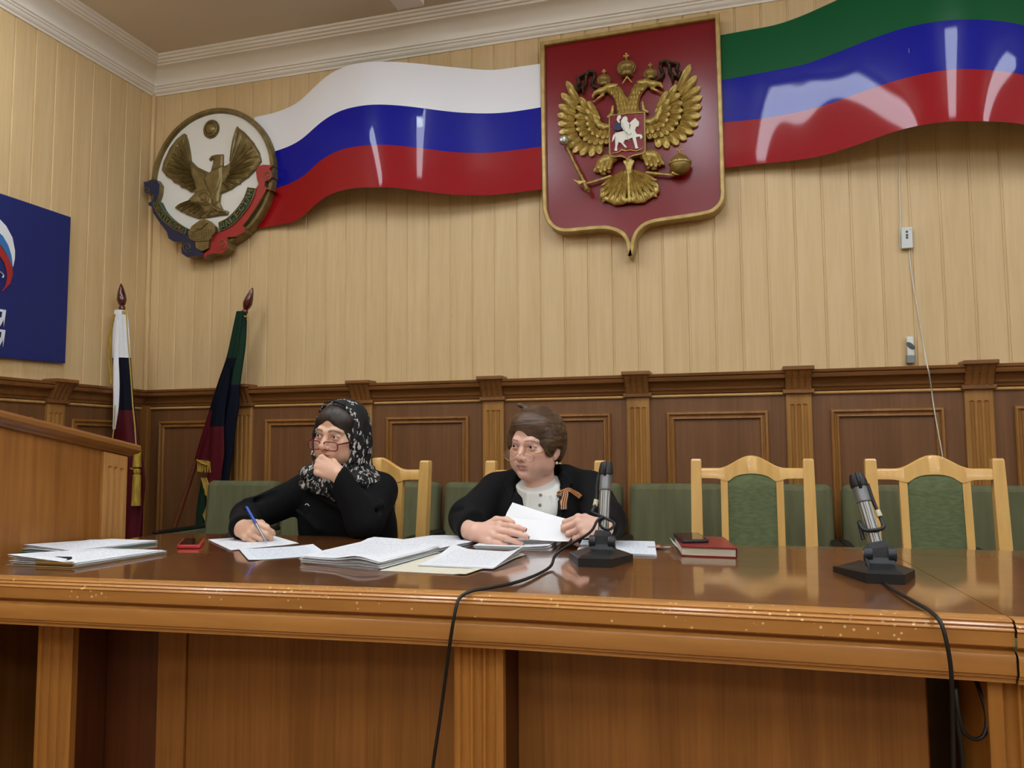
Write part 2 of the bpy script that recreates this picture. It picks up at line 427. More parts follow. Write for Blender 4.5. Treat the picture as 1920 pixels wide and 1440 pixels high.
# ================================================================== FURNITURE
TZ = .76
def add_chips(m):
    # pale chips where the lacquer of the upper edge is knocked off
    N = m.node_tree.nodes; Lk = m.node_tree.links; b = N['Principled BSDF']; src = b.inputs['Base Color'].links[0].from_socket
    tc = N.new('ShaderNodeTexCoord'); v = N.new('ShaderNodeTexVoronoi'); v.inputs['Scale'].default_value = 75; Lk.new(tc.outputs['Object'], v.inputs['Vector'])
    a = N.new('ShaderNodeMath'); a.operation = 'LESS_THAN'; a.inputs[1].default_value = .2; Lk.new(v.outputs['Distance'], a.inputs[0])
    n = N.new('ShaderNodeTexNoise'); n.inputs['Scale'].default_value = 9; Lk.new(tc.outputs['Object'], n.inputs['Vector'])
    c = N.new('ShaderNodeMath'); c.operation = 'GREATER_THAN'; c.inputs[1].default_value = .5; Lk.new(n.outputs['Fac'], c.inputs[0])
    sx = N.new('ShaderNodeSeparateXYZ'); Lk.new(tc.outputs['Object'], sx.inputs[0]); z = N.new('ShaderNodeMath'); z.operation = 'GREATER_THAN'; z.inputs[1].default_value = .716; Lk.new(sx.outputs['Z'], z.inputs[0])
    p = N.new('ShaderNodeMath'); p.operation = 'MULTIPLY'; Lk.new(a.outputs[0], p.inputs[0]); Lk.new(c.outputs[0], p.inputs[1])
    q = N.new('ShaderNodeMath'); q.operation = 'MULTIPLY'; Lk.new(p.outputs[0], q.inputs[0]); Lk.new(z.outputs[0], q.inputs[1])
    mx = N.new('ShaderNodeMix'); mx.data_type = 'RGBA'; Lk.new(q.outputs[0], mx.inputs[0]); Lk.new(src, mx.inputs[6]); mx.inputs[7].default_value = lin('#e3c48a'); Lk.new(mx.outputs[2], b.inputs['Base Color'])
add_chips(M['table_edge'])
def fl_front(c, w, z0, z1, y, nf=3):
    m = fluted(w, z0, z1, z1+.2, t=.02, nf=nf, depth=.012, fw=.022, pitch=.027)
    m.v = [(v[0]+c, v[1]+y, v[2]) for v in m.v]; return m
edge_prof = [(.03, .7600), (0, .7600), (-.006, .7592), (-.010, .7570), (-.009, .7545), (-.013, .7530), (-.016, .7505), (-.014, .7480), (-.018, .7462), (-.020, .7435), (-.017, .7405),
             (-.017, .7180), (-.013, .7150), (-.004, .7125), (-.003, .7095), (-.010, .7080), (-.017, .7040), (-.019, .6990), (-.019, .6720), (-.015, .6700), (-.015, .6660), (-.010, .6640), (-.010, .6570), (.03, .6570)]
def table(name, label, front, back, mats):
    """front/back: lists of (x, y) from left to right"""
    t = thing(name, label, 'table', (sum(p[0] for p in front)/len(front), 2.0, 0), 'presidium tables')
    fr = [(p[0], p[1]+.02) for p in front]
    poly = [(p[0], p[1], TZ-.03) for p in fr]+[(p[0], p[1], TZ-.03) for p in back[::-1]]
    MB().prism(poly, (0, 0, .0299)).build('table_top', 'table_top', t)
    m = MB(); m.grid([[(p[0], p[1]+d, z) for d, z in edge_prof] for p in fr]);
    m.build('edge_moulding', 'table_edge', t, True, .6)
    # back rail
    m = MB(); 
    for a, b in zip(back[:-1], back[1:]):
        m.prism([(a[0]+.03, a[1]-.06, TZ-.10), (b[0]-.03, b[1]-.06, TZ-.10), (b[0]-.03, b[1]-.035, TZ-.10), (a[0]+.03, a[1]-.035, TZ-.10)], (0, 0, .07))
    m.build('back_rail', 'table_panel', t)
    return t
FR = [(-2.01, 1.436), (-1.65, 1.459), (-1.3, 1.482), (-.985, 1.504), (-.7, 1.524), (-.45, 1.535), (0, 1.536), (.4095, 1.536)]
BK = [(-1.975, 2.40), (-1.745, 2.427), (-1.129, 2.453), (-.332, 2.495), (.3445, 2.535)]
T1 = table('conference_table', 'long brown lacquered wooden table in front, covered with papers', FR, BK, None)
YP = 1.69
for c in (-1.6145, -.542):
    fl_front(c, .105, 0, .66, 1.60).build('pillar', 'table_pillar', T1, True, .7)
    MB().box((c-.052, 1.60, 0), (c+.052, 1.78, .665)).build('pillar_core', 'mahogany', T1)
MB().rbox((-1.56, YP, .0), (-1.402, YP+.02, .70), .002).build('front_panel', 'mahogany', T1)
MB().rbox((-1.402, YP-.008, .0), (-1.322, YP+.02, .70), .002).build('panel_stile', 'table_panel', T1)
MB().rbox((-1.322, YP, .0), (-.594, YP+.02, .70), .002).build('front_panel', 'table_panel', T1)
MB().rbox((-.49, YP, .0), (.30, YP+.02, .70), .002).build('front_panel', 'table_panel', T1)
MB().rbox((-2.0, 1.95, .0), (-1.66, 1.97, .70), .002).build('front_panel', 'mahogany', T1)
for x0 in (-2.0, -1.2, .28):
    MB().rbox((x0, YP+.02, .0), (x0+.025, 2.36, .73), .002).build('side_panel', 'table_panel', T1)
T2 = table('conference_table', 'second lacquered table section beyond the seam at the right edge', [(.4115, 1.530), (1.2, 1.530), (2.4, 1.530)], [(.3465, 2.535), (1.2, 2.57), (2.4, 2.6)], None)
for c in (.432, 1.45):
    fl_front(c, .12, 0, .655, 1.585).build('pillar', 'table_pillar', T2, True, .7)
    MB().box((c-.06, 1.585, 0), (c+.06, 1.78, .655)).build('pillar_core', 'table_pillar', T2)
MB().rbox((.492, YP, .0), (1.39, YP+.02, .70), .002).build('front_panel', 'table_panel', T2)
MB().rbox((1.51, YP, .0), (2.36, YP+.02, .70), .002).build('front_panel', 'table_panel', T2)
for x0 in (.40, 2.33):
    MB().rbox((x0, YP+.12, .0), (x0+.025, 2.36, .73), .002).build('side_panel', 'table_panel', T2)
# ------------------------------------------------------------------ lectern
LX0, LX1 = -2.62, -2.02
lec = thing('lectern', 'tall oak lectern with a slanted top at the left end of the table', 'lectern', (-2.3, 1.9, 0))
def lz(y): return 1.032-.1805*(y-2.242)
ya, yb = 1.42, 2.243
for x0 in (LX0, LX1-.022):
    MB().prism([(x0, ya, 0), (x0, yb, 0), (x0, yb, lz(yb)), (x0, ya, lz(ya))], (.022, 0, 0)).build('side_panel', 'lectern_oak', lec)
MB().box((LX0+.022, ya, 0), (LX1-.022, ya+.022, lz(ya)-.01)).build('front_panel', 'lectern_oak', lec)
MB().box((LX0+.022, ya+.03, .55), (LX1-.022, yb-.02, .57)).build('shelf', 'lectern_oak', lec)
m = fluted(.105, 0, lz(2.19)-.004, lz(2.19)-.045, t=.012, nf=3, depth=.008, fw=.019, pitch=.026)
# face towards +X
m.v = [(LX1-v[1], 2.188+v[0], v[2]-(v[0]*.1805 if v[2] > .5 else 0)) for v in m.v]; m.f = m.f
m.build('fluted_strip', 'lectern_strip', lec, True, .7)
# slanted top with a rounded edge all round
sl = math.atan(-.1805); R = Matrix.Translation((0, 2.242, lz(2.242))) @ Matrix.Rotation(sl, 4, 'X')
m = MB(); prf = [(0, .0), (.012, .0), (.018, .008), (.026, .012), (.032, .022), (.030, .034), (.022, .042), (.0, .045)]
Ln = (yb-ya)/math.cos(sl); rows = []
for (cx, cy, ex, ey) in ((LX0, -Ln, -1, -1), (LX1, -Ln, 1, -1), (LX1, 0, 1, 1), (LX0, 0, -1, 1), (LX0, -Ln, -1, -1)):
    rows.append([R @ Vector((cx+ex*d, cy+ey*d, z)) for d, z in prf])
m.grid(rows); m.add([rows[i][-1] for i in range(4)], [(0, 1, 2, 3)]); m.add([rows[i][0] for i in range(4)], [(3, 2, 1, 0)])
m.build('top_board', 'lectern_cap', lec, True, .6)
# ------------------------------------------------------------------ green hall seats along the wall
mat('seat_fabric', '#5a5a3c', .9, vary=('#666646', 30, (1, 1, .08)), bump=(260, .25, (1, 1, .15)))
mat('seat_black', '#14130f', .4); mat('steel_dark', '#22211f', .4, .6)
def hall_seat(label):
    t = thing('hall_seat', label, 'seat', (0, 0, 0), 'green hall seats along the wall')
    w = .4; rec = Matrix.Translation((0, .0, .42)) @ Matrix.Rotation(-.10, 4, 'X')
    # back cushion: rounded slab, softly crowned
    m = MB(); n = 10
    def slab(u, v):
        return (u*w/2, v*.47)
    outl = []
    for (cx, cz, a0) in ((w/2-.028, .447, 0), (-w/2+.028, .447, PI/2), (-w/2+.028, .028, PI), (w/2-.028, .028, 1.5*PI)):
        for k in range(6):
            a = a0+PI/2*k/5; outl.append((cx+.028*math.cos(a), cz-.002+.028*math.sin(a)-.0))
    rings = []
    for ins, d in ((.012, -.0), (.002, .006), (0, .02), (0, .07), (.006, .085), (.018, .094), (.027, .097)):
        q = inset(outl, ins) if ins else np.array(outl); rings.append([rec @ Vector((a, .045-d, b)) for a, b in q])
    m.grid(rings, close=True, flip=True); m.add(rings[-1], [tuple(range(len(outl)))]); m.add(rings[0], [tuple(range(len(outl)))[::-1]])
    m.build('back_cushion', 'seat_fabric', t, True, .9)
    m = MB().rbox((-w/2+.015, -.42, .40), (w/2-.015, -.04, .49), .03, 3); m.build('seat_cushion', 'seat_fabric', t, True, .9)
    for s in (-1, 1):
        x0 = s*.2
        a = MB().rbox((x0-.017, -.36, .12), (x0+.017, .03, .655), .008, 2).build('arm_panel', 'seat_fabric', t)
        MB().rbox((x0-.0172, -.37, .655), (x0+.0172, .035, .672), .006, 2).build('armrest', 'seat_black', t)
        MB().rbox((x0-.017, -.30, 0), (x0+.017, -.02, .12), .004).build('foot', 'steel_dark', t)
    return t
SY = 3.56
sx = [atY(px, 930, SY)[0] for px in (835, 1198, 1597)]
pitch = .4355
S0 = atY(824, 930, SY)[0]-.215
names = ['left end green seat in front of the leaning flag', 'green hall seat right behind the woman in the headscarf', 'green hall seat seen through the chair of the woman in the headscarf',
         'green hall seat directly left of the woman in the jacket', 'green hall seat mostly hidden by the woman in the jacket', 'green hall seat left of the middle empty chair',
         'green hall seat behind the right post of the middle empty chair', 'green hall seat behind the right-hand microphone', 'green hall seat at the right edge of the picture']
proto = None
for i in range(9):
    o = hall_seat(names[i]) if proto is None else copy_tree(proto)
    if proto is None: proto = o
    o.location = (S0+pitch*(i-2), SY, 0); o['label'] = names[i]
# ------------------------------------------------------------------ beech chairs
mat('chair_fabric', '#545d3a', .9, vary=('#626c48', 40, (1, 1, 3)), bump=(200, .35, (.25, 1, 1)))
def beech_chair(label):
    t = thing('dining_chair', label, 'chair', (0, 0, 0), 'beech chairs at the long table')
    W2 = .1985; ph = .94
    lean = .10
    def by(z): return .195+max(0, z-.45)*lean      # the back leans away (+y)
    for s in (-1, 1):
        m = MB(); xs = s*W2
        rows = []
        for z, wx, dy in ((0, .017, .02), (.30, .019, .02), (.46, .020, .021), (.6, .0205, .02), (.9, .0195, .016), (1.0, .0185, .015), (1.006, .015, .012)):
            y = by(z)+(.46-z)*.06*(z < .46); rows.append([(xs-wx, y-dy, z), (xs+wx, y-dy, z), (xs+wx, y+dy, z), (xs-wx, y+dy, z)])
        m.grid(rows, close=True); m.add(rows[-1], [(0, 1, 2, 3)]); m.add(rows[0], [(3, 2, 1, 0)])
        m.build('back_post', 'beech', t)
        m = MB(); rows = []
        for z, q in ((0, .015), (.3, .019), (.44, .021)):
            rows.append([(xs*.96-q, -.21-q, z), (xs*.96+q, -.21-q, z), (xs*.96+q, -.21+q, z), (xs*.96-q, -.21+q, z)])
        m.grid(rows, close=True); m.add(rows[-1], [(0, 1, 2, 3)]); m.add(rows[0], [(3, 2, 1, 0)])
        m.build('front_leg', 'beech', t)
        MB().rbox((xs-.010, -.2, .18), (xs+.010, by(.2)+.0, .205), .003).build('stretcher', 'beech', t)
        MB().rbox((xs-.011, -.2, .385), (xs+.011, by(.4)-.01, .435), .003).build('seat_rail', 'beech', t)
    MB().rbox((-W2+.01, -.215, .385), (W2-.01, -.195, .435), .003).build('seat_rail', 'beech', t)
    # crest rail: swell in the middle above and a raised arch below
    N = 36; top = []; bot = []
    for i in range(N+1):
        u = -1+2*i/N; x_ = u*(W2-.015); q = abs(u)
        hump = .5*(1+math.cos(PI*min(1, q/.66)))
        hb = .5*(1+math.cos(PI*min(1, q/.52)))
        top.append((x_, .972+.046*hump)); bot.append((x_, .933+.002*min(1, q)-.010*(math.exp(-((q-.48)/.12)**2))+.019*max(0, 1-(q/.44)**2)))
    m = MB(); rows = []
    for (x_, zt), (_, zb) in zip(top, bot):
        rows.append([(x_, by(zb)-.013, zb), (x_, by(zb)+.013, zb), (x_, by(zt)+.012, zt-.003), (x_, by(zt)+.008, zt), (x_, by(zt)-.008, zt), (x_, by(zt)-.013, zt-.004)])
    m.grid(rows, close=True); m.build('crest_rail', 'beech', t, True, .8)
    MB().rbox((-W2+.015, by(.55)-.012, .53), (W2-.015, by(.55)+.012, .57), .004).build('lower_rail', 'beech', t)
    for s in (-1, 1):
        m = MB(); rows = []
        for z in (.56, .75, .94):
            c = s*.098; rows.append([(c-.0125, by(z)-.011, z), (c+.0125, by(z)-.011, z), (c+.0125, by(z)+.011, z), (c-.0125, by(z)+.011, z)])
        m.grid(rows, close=True); m.build('back_slat', 'beech', t)
    # padded middle of the back
    m = MB(); rows = []
    for sgn in (-1, 1):
        rows = []
        for k in range(13):
            v = k/12; r = []
            for i in range(13):
                u = -1+2*i/12; x_ = u*.0855; zt = .935+.019*max(0, 1-(abs(x_)/.081)**2); z = .57+(zt-.57)*v
                e = min(1-abs(u), min(v, 1-v)*2.2)*5; r.append((x_, by(z)+sgn*(.008+.012*min(1, e)**.5), z))
            rows.append(r)
        m.grid(rows, flip=(sgn > 0))
    m.build('back_pad', 'chair_fabric', t, True)
    MB().rbox((-W2+.008, -.225, .437), (W2-.008, by(.45)-.025, .487), .02, 3).build('seat', 'chair_fabric', t, True, .9)
    return t
ch = beech_chair('beech chair with a green back in the middle, empty, behind the red notebook')
c2 = copy_tree(ch); c2['label'] = 'empty beech chair at the far right, standing behind the right-hand microphone'
c3 = copy_tree(ch); c3['label'] = 'beech chair on which the woman in the black headscarf sits'
c4 = copy_tree(ch); c4['label'] = 'beech chair on which the woman in the black jacket sits'
def put_chair(o, pl, pr, Y, rz=0):
    a = atY(pl, 865, Y)[0]; b = atY(pr, 865, Y)[0]; o.location = ((a+b)/2, Y-.25, 0); o.rotation_euler = (0, 0, rz)
    return b-a
print('chair widths', put_chair(ch, 1302, 1519, 3.12), put_chair(c2, 1633, 1874, 3.08, .02), put_chair(c4, 917, 1131, 2.78, 0))
c3.location = (atY(799, 865, 2.84)[0]-.2175+.01, 2.84-.25, 0); c3.rotation_euler = (0, 0, -.05)
# ================================================================== SIGNED-DISTANCE MESHER (for carved and living forms)
class Field:
    """grid of signed distance; primitives are melted together with a soft union"""
    def __init__(s, lo, hi, vox):
        s.lo = np.array(lo, float); s.vox = vox
        s.n = np.ceil((np.array(hi, float)-s.lo)/vox).astype(int)+1
        s.D = np.full(s.n, .2, np.float32)
        s.ax = [s.lo[i]+vox*np.arange(s.n[i]) for i in range(3)]
    def sub(s, lo, hi):
        a = np.clip(np.floor((np.array(lo)-s.lo)/s.vox).astype(int), 0, s.n); b = np.clip(np.ceil((np.array(hi)-s.lo)/s.vox).astype(int)+1, 0, s.n)
        sl = tuple(slice(a[i], b[i]) for i in range(3))
        X, Y, Z = np.meshgrid(*[s.ax[i][sl[i]].astype(np.float32) for i in range(3)], indexing='ij')
        return sl, X, Y, Z
    def put(s, sl, d, k, mode):
        if d.size == 0: return
        A = s.D[sl]
        if mode == 'cut': d = -d
        if k <= 0: s.D[sl] = np.minimum(A, d) if mode == 'add' else np.maximum(A, d); return
        if mode == 'add':
            h = np.clip(.5+.5*(d-A)/k, 0, 1); s.D[sl] = d*(1-h)+A*h-k*h*(1-h)
        else:
            h = np.clip(.5-.5*(d-A)/k, 0, 1); s.D[sl] = d*(1-h)+A*h+k*h*(1-h)
    def cap(s, a, b, r1, r2=None, k=.01, mode='add', sc=(1, 1, 1)):
        """tapered capsule; sc stretches space (values > 1 flatten along that axis)"""
        r2 = r1 if r2 is None else r2; a = np.array(a, float); b = np.array(b, float); m = max(r1, r2)+k+2*s.vox
        sc = np.array(sc, float)
        sl, X, Y, Z = s.sub(np.minimum(a, b)-m/np.minimum(sc, 1), np.maximum(a, b)+m/np.minimum(sc, 1))
        A = a*sc; B = b*sc; ab = B-A; L = max(float(ab@ab), 1e-12)
        X = X*sc[0]-A[0]; Y = Y*sc[1]-A[1]; Z = Z*sc[2]-A[2]
        t = np.clip((X*ab[0]+Y*ab[1]+Z*ab[2])/L, 0, 1)
        d = np.sqrt((X-t*ab[0])**2+(Y-t*ab[1])**2+(Z-t*ab[2])**2)-(r1+(r2-r1)*t)
        s.put(sl, (d/max(sc)).astype(np.float32), k, mode); return s
    def chain(s, pts, rs, k=.01, mode='add', sc=(1, 1, 1)):
        for i in range(len(pts)-1):
            s.cap(pts[i], pts[i+1], rs[i] if not np.isscalar(rs) else rs, rs[i+1] if not np.isscalar(rs) else rs, k, mode, sc)
        return s
    def ell(s, c, r, k=.01, mode='add', R=None):
        c = np.array(c, float); r = np.array(r, float); m = max(r)+k+2*s.vox
        if R is None: sl, X, Y, Z = s.sub(c-r-k-2*s.vox, c+r+k+2*s.vox)
        else: sl, X, Y, Z = s.sub(c-m, c+m)
        X = X-c[0]; Y = Y-c[1]; Z = Z-c[2]
        if R is not None:
            R = np.array(R)[:3, :3]
            X, Y, Z = (R[0, 0]*X+R[1, 0]*Y+R[2, 0]*Z, R[0, 1]*X+R[1, 1]*Y+R[2, 1]*Z, R[0, 2]*X+R[1, 2]*Y+R[2, 2]*Z)
        k0 = np.sqrt((X/r[0])**2+(Y/r[1])**2+(Z/r[2])**2); k1 = np.sqrt((X/r[0]**2)**2+(Y/r[1]**2)**2+(Z/r[2]**2)**2)+1e-9
        s.put(sl, (k0*(k0-1)/k1).astype(np.float32), k, mode); return s
    def half(s, p, n, k=0., mode='cut'):
        """cut away the side of the plane towards n"""
        n = np.array(n, float); n = n/np.linalg.norm(n)
        sl, X, Y, Z = s.sub(s.lo, s.lo+s.n*s.vox)
        d = (p[0]-X)*n[0]+(p[1]-Y)*n[1]+(p[2]-Z)*n[2]
        s.put(sl, d.astype(np.float32), k, mode); return s
    def mesh(s):
        D = s.D; vx = s.vox
        D = D.copy(); D[0], D[-1], D[:, 0], D[:, -1], D[:, :, 0], D[:, :, -1] = 9, 9, 9, 9, 9, 9
        D = np.clip(D, -4*vx, 4*vx)
        ins = D < 0; c = ins[:-1, :-1, :-1].astype(np.int8)
        cnt = np.zeros_like(c)
        for dx in (0, 1):
            for dy in (0, 1):
                for dz in (0, 1):
                    cnt = cnt+ins[dx:dx+c.shape[0], dy:dy+c.shape[1], dz:dz+c.shape[2]]
        act = (cnt > 0) & (cnt < 8); I = np.argwhere(act)
        idx = np.full(act.shape, -1, np.int64); idx[act] = np.arange(len(I))
        P = np.zeros((len(I), 3)); W = np.zeros(len(I))
        i, j, k = I.T
        cr = {(a, b, e): D[i+a, j+b, k+e] for a in (0, 1) for b in (0, 1) for e in (0, 1)}
        for (p, q) in [((0, 0, 0), (1, 0, 0)), ((0, 1, 0), (1, 1, 0)), ((0, 0, 1), (1, 0, 1)), ((0, 1, 1), (1, 1, 1)), ((0, 0, 0), (0, 1, 0)), ((1, 0, 0), (1, 1, 0)),
                       ((0, 0, 1), (0, 1, 1)), ((1, 0, 1), (1, 1, 1)), ((0, 0, 0), (0, 0, 1)), ((1, 0, 0), (1, 0, 1)), ((0, 1, 0), (0, 1, 1)), ((1, 1, 0), (1, 1, 1))]:
            a, b = cr[p], cr[q]; x = (a < 0) != (b < 0)
            t = np.where(x, a/np.where(np.abs(a-b) < 1e-12, 1, a-b), 0)
            pa = np.array(p, float); pb = np.array(q, float)
            P += np.where(x[:, None], pa+(pb-pa)*t[:, None], 0); W += x
        V = (P/W[:, None]+I)*vx+s.lo
        Fs = []
        for ax in range(3):
            sh = [slice(1, -1)]*3; sh[ax] = slice(0, -1)
            a = ins[:-1, :-1, :-1]; 
            n0 = [D.shape[q]-1 for q in range(3)]
            rng = [slice(1, n0[q]) if q != ax else slice(0, n0[q]) for q in range(3)]
            rn2 = list(rng); rn2[ax] = slice(1, n0[ax]+1)
            A = ins[tuple(rng)]; B = ins[tuple(rn2)]; E = np.argwhere(A != B)
            E = E+np.array([1 if q != ax else 0 for q in range(3)])
            u, v = [(1, 2), (2, 0), (0, 1)][ax]
            def g(du, dv):
                e = E.copy(); e[:, u] -= du; e[:, v] -= dv; return idx[e[:, 0], e[:, 1], e[:, 2]]
            q = np.stack([g(1, 1), g(0, 1), g(0, 0), g(1, 0)], 1)
            fl = ins[E[:, 0], E[:, 1], E[:, 2]]
            q = np.where(fl[:, None], q, q[:, ::-1]); Fs.append(q)
        return V, np.concatenate(Fs)
def relax(V, Fq, n=1, lam=.5):
    for _ in range(n):
        S = np.zeros_like(V); C = np.zeros(len(V))
        for a in range(4):
            b = (a+1) % 4
            np.add.at(S, Fq[:, a], V[Fq[:, b]]); np.add.at(C, Fq[:, a], 1)
            np.add.at(S, Fq[:, b], V[Fq[:, a]]); np.add.at(C, Fq[:, b], 1)
        V = V+lam*(S/C[:, None]-V)
    return V
def np_obj(name, V, Fq, material, parent=None, tint=None, smooth=True):
    off = np.array(wloc(parent)) if parent is not None else np.zeros(3)
    me = bpy.data.meshes.new(name)
    me.vertices.add(len(V)); me.vertices.foreach_set('co', (V-off).astype(np.float32).ravel())
    n = Fq.shape[1]
    me.loops.add(len(Fq)*n); me.loops.foreach_set('vertex_index', Fq.astype(np.int32).ravel())
    me.polygons.add(len(Fq)); me.polygons.foreach_set('loop_start', np.arange(len(Fq), dtype=np.int32)*n)
    me.update(calc_edges=True); me.validate()
    me.materials.append(M[material] if isinstance(material, str) else material)
    if smooth: me.polygons.foreach_set('use_smooth', [True]*len(me.polygons))
    if tint is not None:
        a = me.color_attributes.new('tint', 'FLOAT_COLOR', 'POINT')
        a.data.foreach_set('color', np.concatenate([tint, np.ones((len(tint), 1))], 1).astype(np.float32).ravel())
    o = bpy.data.objects.new(name, me); COL.objects.link(o)
    if parent is not None: o.parent = parent
    return o
# ================================================================== METAL FLAG PANELS ON THE WALL
mat('enamel_white', '#e8e8ea', .35, spec=.3, coat=.2)
mat('enamel_blue', '#040a90', .4, spec=.1, coat=.36, coat_rough=.05); mat('enamel_red', '#94040f', .4, spec=.1, coat=.36, coat_rough=.05); mat('enamel_green', '#08532b', .4, spec=.1, coat=.33, coat_rough=.06)
mat('sheet_back', '#8b8b86', .5)
def wave_flag(name, label, lines, ywave, cols):
    """lines: four picture-measured polylines (stripe borders); ywave: (x, Y) of the bent sheet"""
    yw = np.array(ywave); 
    def Yx(px): return float(np.interp(px, yw[:, 0], yw[:, 1]))
    pxs = np.linspace(yw[0, 0], yw[-1, 0], 400); ys = np.array([Yx(p) for p in pxs])
    kern = np.hanning(41); kern /= kern.sum(); ys = np.convolve(np.pad(ys, 20, 'edge'), kern, 'valid')
    world = []
    for ln in lines:
        d = smooth_path([(a, b, 0) for a, b in ln], 6)
        world.append(np.array([atY(a, b, float(np.interp(a, pxs, ys))) for a, b, _ in d]))
    x0 = max(w[0, 0] for w in world); x1 = min(w[-1, 0] for w in world)
    N = 110; X = np.linspace(x0, x1, N)
    Y = np.mean([np.interp(X, w[:, 0], w[:, 1]) for w in world], 0)
    Y = np.convolve(np.pad(Y, 4, 'edge'), np.ones(9)/9, 'valid')
    Zs = [np.interp(X, w[:, 0], w[:, 2]) for w in world]
    Zs = [np.convolve(np.pad(z, 3, 'reflect', reflect_type='odd'), np.ones(7)/7, 'valid') for z in Zs]
    t = thing(name, label, 'metal flag', (float(X[N//2]), 3.79, float(Zs[-1][N//2])))
    for k in range(3):
        m = MB(); a, b = Zs[k], Zs[k+1]; e = .0
        nrm = np.gradient(Y, X); th = .0015
        fr = [[(X[i], Y[i], b[i]+(a[i]-b[i])*j/6) for j in range(7)] for i in range(N)]
        bk = [[(X[i], Y[i]+th, b[i]+(a[i]-b[i])*j/6) for j in range(7)] for i in range(N)]
        m.grid(fr, 0, flip=True); m.grid(bk, 1)
        m.grid([[fr[i][0], bk[i][0]] for i in range(N)], 0); m.grid([[fr[i][6], bk[i][6]] for i in range(N)], 0, flip=True)
        m.build(cols[k][0], [cols[k][1], 'sheet_back'], t, True, .9)
    # stand-off brackets behind the sheet
    for q in (12, 55, 98):
        zc = .5*(Zs[0][q]+Zs[3][q]); 
        if Y[q] < 3.785: MB().rbox((X[q]-.012, Y[q]+.003, zc-.012), (X[q]+.012, 3.7985, zc+.012), .002).build('bracket', 'sheet_back', t)
    return t
f1 = [[(473, 220.6), (519, 210), (558, 192), (588, 164), (617, 139), (653, 122.7), (691.6, 116), (727, 115.5), (772, 118), (816, 122.7), (861, 127), (905, 131), (935, 130.7), (965, 126), (1016, 119.2)],
      [(473, 296), (516, 283.6), (549, 271), (573, 255), (593.6, 235.5), (623, 214.7), (653, 203), (691.6, 196.3), (727, 196.3), (772, 200), (816, 206), (861, 211), (905, 212.6), (935, 212), (965, 209), (1016, 201)],
      [(473, 364), (518, 352.8), (543, 344.7), (573, 327.5), (596.6, 303.8), (626, 286), (653, 277), (691.6, 272), (727, 271.4), (772, 275.6), (816, 281.5), (861, 286), (905, 286.6), (935, 285), (1016, 275)],
      [(473, 429), (519, 422.5), (558, 413.6), (578.8, 395.8), (599.5, 376.5), (626, 361.7), (662, 352.8), (697.5, 351.3), (742, 352), (780.7, 357), (816, 361.7), (861, 365.5), (905, 366), (935, 364.6), (1016, 355)]]
wave_flag('metal_flag', 'wavy enamelled metal flag in white, blue and red stripes', f1, [(440, 3.775), (530, 3.77), (600, 3.68), (700, 3.60), (780, 3.625), (870, 3.69), (940, 3.715), (1040, 3.745)],
          (('white_stripe', 'enamel_white'), ('blue_stripe', 'enamel_blue'), ('red_stripe', 'enamel_red')))
f2 = [[(1348, 66.5), (1400, 57), (1455, 47), (1509, 28), (1551.5, 9), (1597, -11), (1642, -28), (1687, -42), (1733, -54), (1778, -61), (1823, -63), (1869, -60), (1930, -50), (2030, -20), (2100, -5)],
      [(1348, 151), (1400, 142), (1461, 130.5), (1509, 121), (1551.5, 105.7), (1597, 87.6), (1642, 70), (1687.4, 55), (1733, 44), (1778, 38.4), (1823, 36), (1869, 38.7), (1920, 47), (2030, 80), (2100, 95)],
      [(1348, 230.5), (1430.6, 222), (1503, 208.5), (1551.5, 196), (1597, 179), (1642, 163), (1687, 148.6), (1733, 137.5), (1778, 130.5), (1823, 129), (1869, 133), (1920, 140.5), (2030, 172), (2100, 188)],
      [(1348, 316), (1430.6, 306.6), (1485, 301), (1536, 293), (1582, 279.5), (1627, 264), (1672, 247.7), (1718, 235.6), (1763, 228.7), (1808, 226.6), (1853.6, 228), (1920, 234), (2030, 265), (2100, 280)]]
wave_flag('metal_flag', 'wavy enamelled metal flag in green, blue and red stripes', f2, [(1330, 3.75), (1430, 3.745), (1530, 3.70), (1640, 3.62), (1740, 3.555), (1830, 3.54), (1920, 3.58), (2110, 3.72)],
          (('green_stripe', 'enamel_green'), ('blue_stripe', 'enamel_blue'), ('red_stripe', 'enamel_red')))
# ================================================================== COAT OF ARMS: RED SHIELD WITH GOLDEN EAGLE
mat('gold_frame', '#b99d5f', .42, .3, vary=('#a1854a', 25)); mat('shield_red', '#78060e', .3, spec=.3, coat=.3, coat_rough=.2, bump=(18, .12))
mat('gold', '#bfa45a', .38, .4, vary=('#957c3a', 45)); mat('gold_dark', '#7d6430', .4, .4, vary=('#98803f', 40)); mat('bronze_dark', '#3a2d18', .42, .4)
mat('silver', '#c9c9c4', .3, .8); mat('white_paint', '#dcdacb', .45); mat('red_enamel', '#7c0d18', .25, vary=('#a05060', 120, (1, 1, 1), .55, .75)); mat('blue_enamel', '#1d2a4a', .3)
YS = 3.715
sh = [(1012.4, 78), (1180, 51.4), (1349, 24), (1352, 120), (1356, 240), (1359, 349.6), (1359.5, 366), (1354.5, 382), (1339.4, 397), (1320, 403.5), (1280, 410), (1235, 416.5), (1212, 423), (1197.5, 436), (1191, 451), (1187.7, 470), (1181, 484),
      (1175.6, 470), (1173, 454), (1165, 441), (1150, 433.5), (1130.5, 430), (1095, 432.5), (1058.7, 435.5), (1039, 430), (1024.5, 415), (1017, 392), (1015, 290), (1013.5, 180)]
S2 = [(atY(a, b, YS)[0], atY(a, b, YS)[2]) for a, b in sh]
S2 = [S2[0], S2[1], S2[2], S2[3], S2[4]]+[tuple(p[:2]) for p in smooth_path([(a, b, 0) for a, b in S2[5:27]], 3)]+S2[27:]
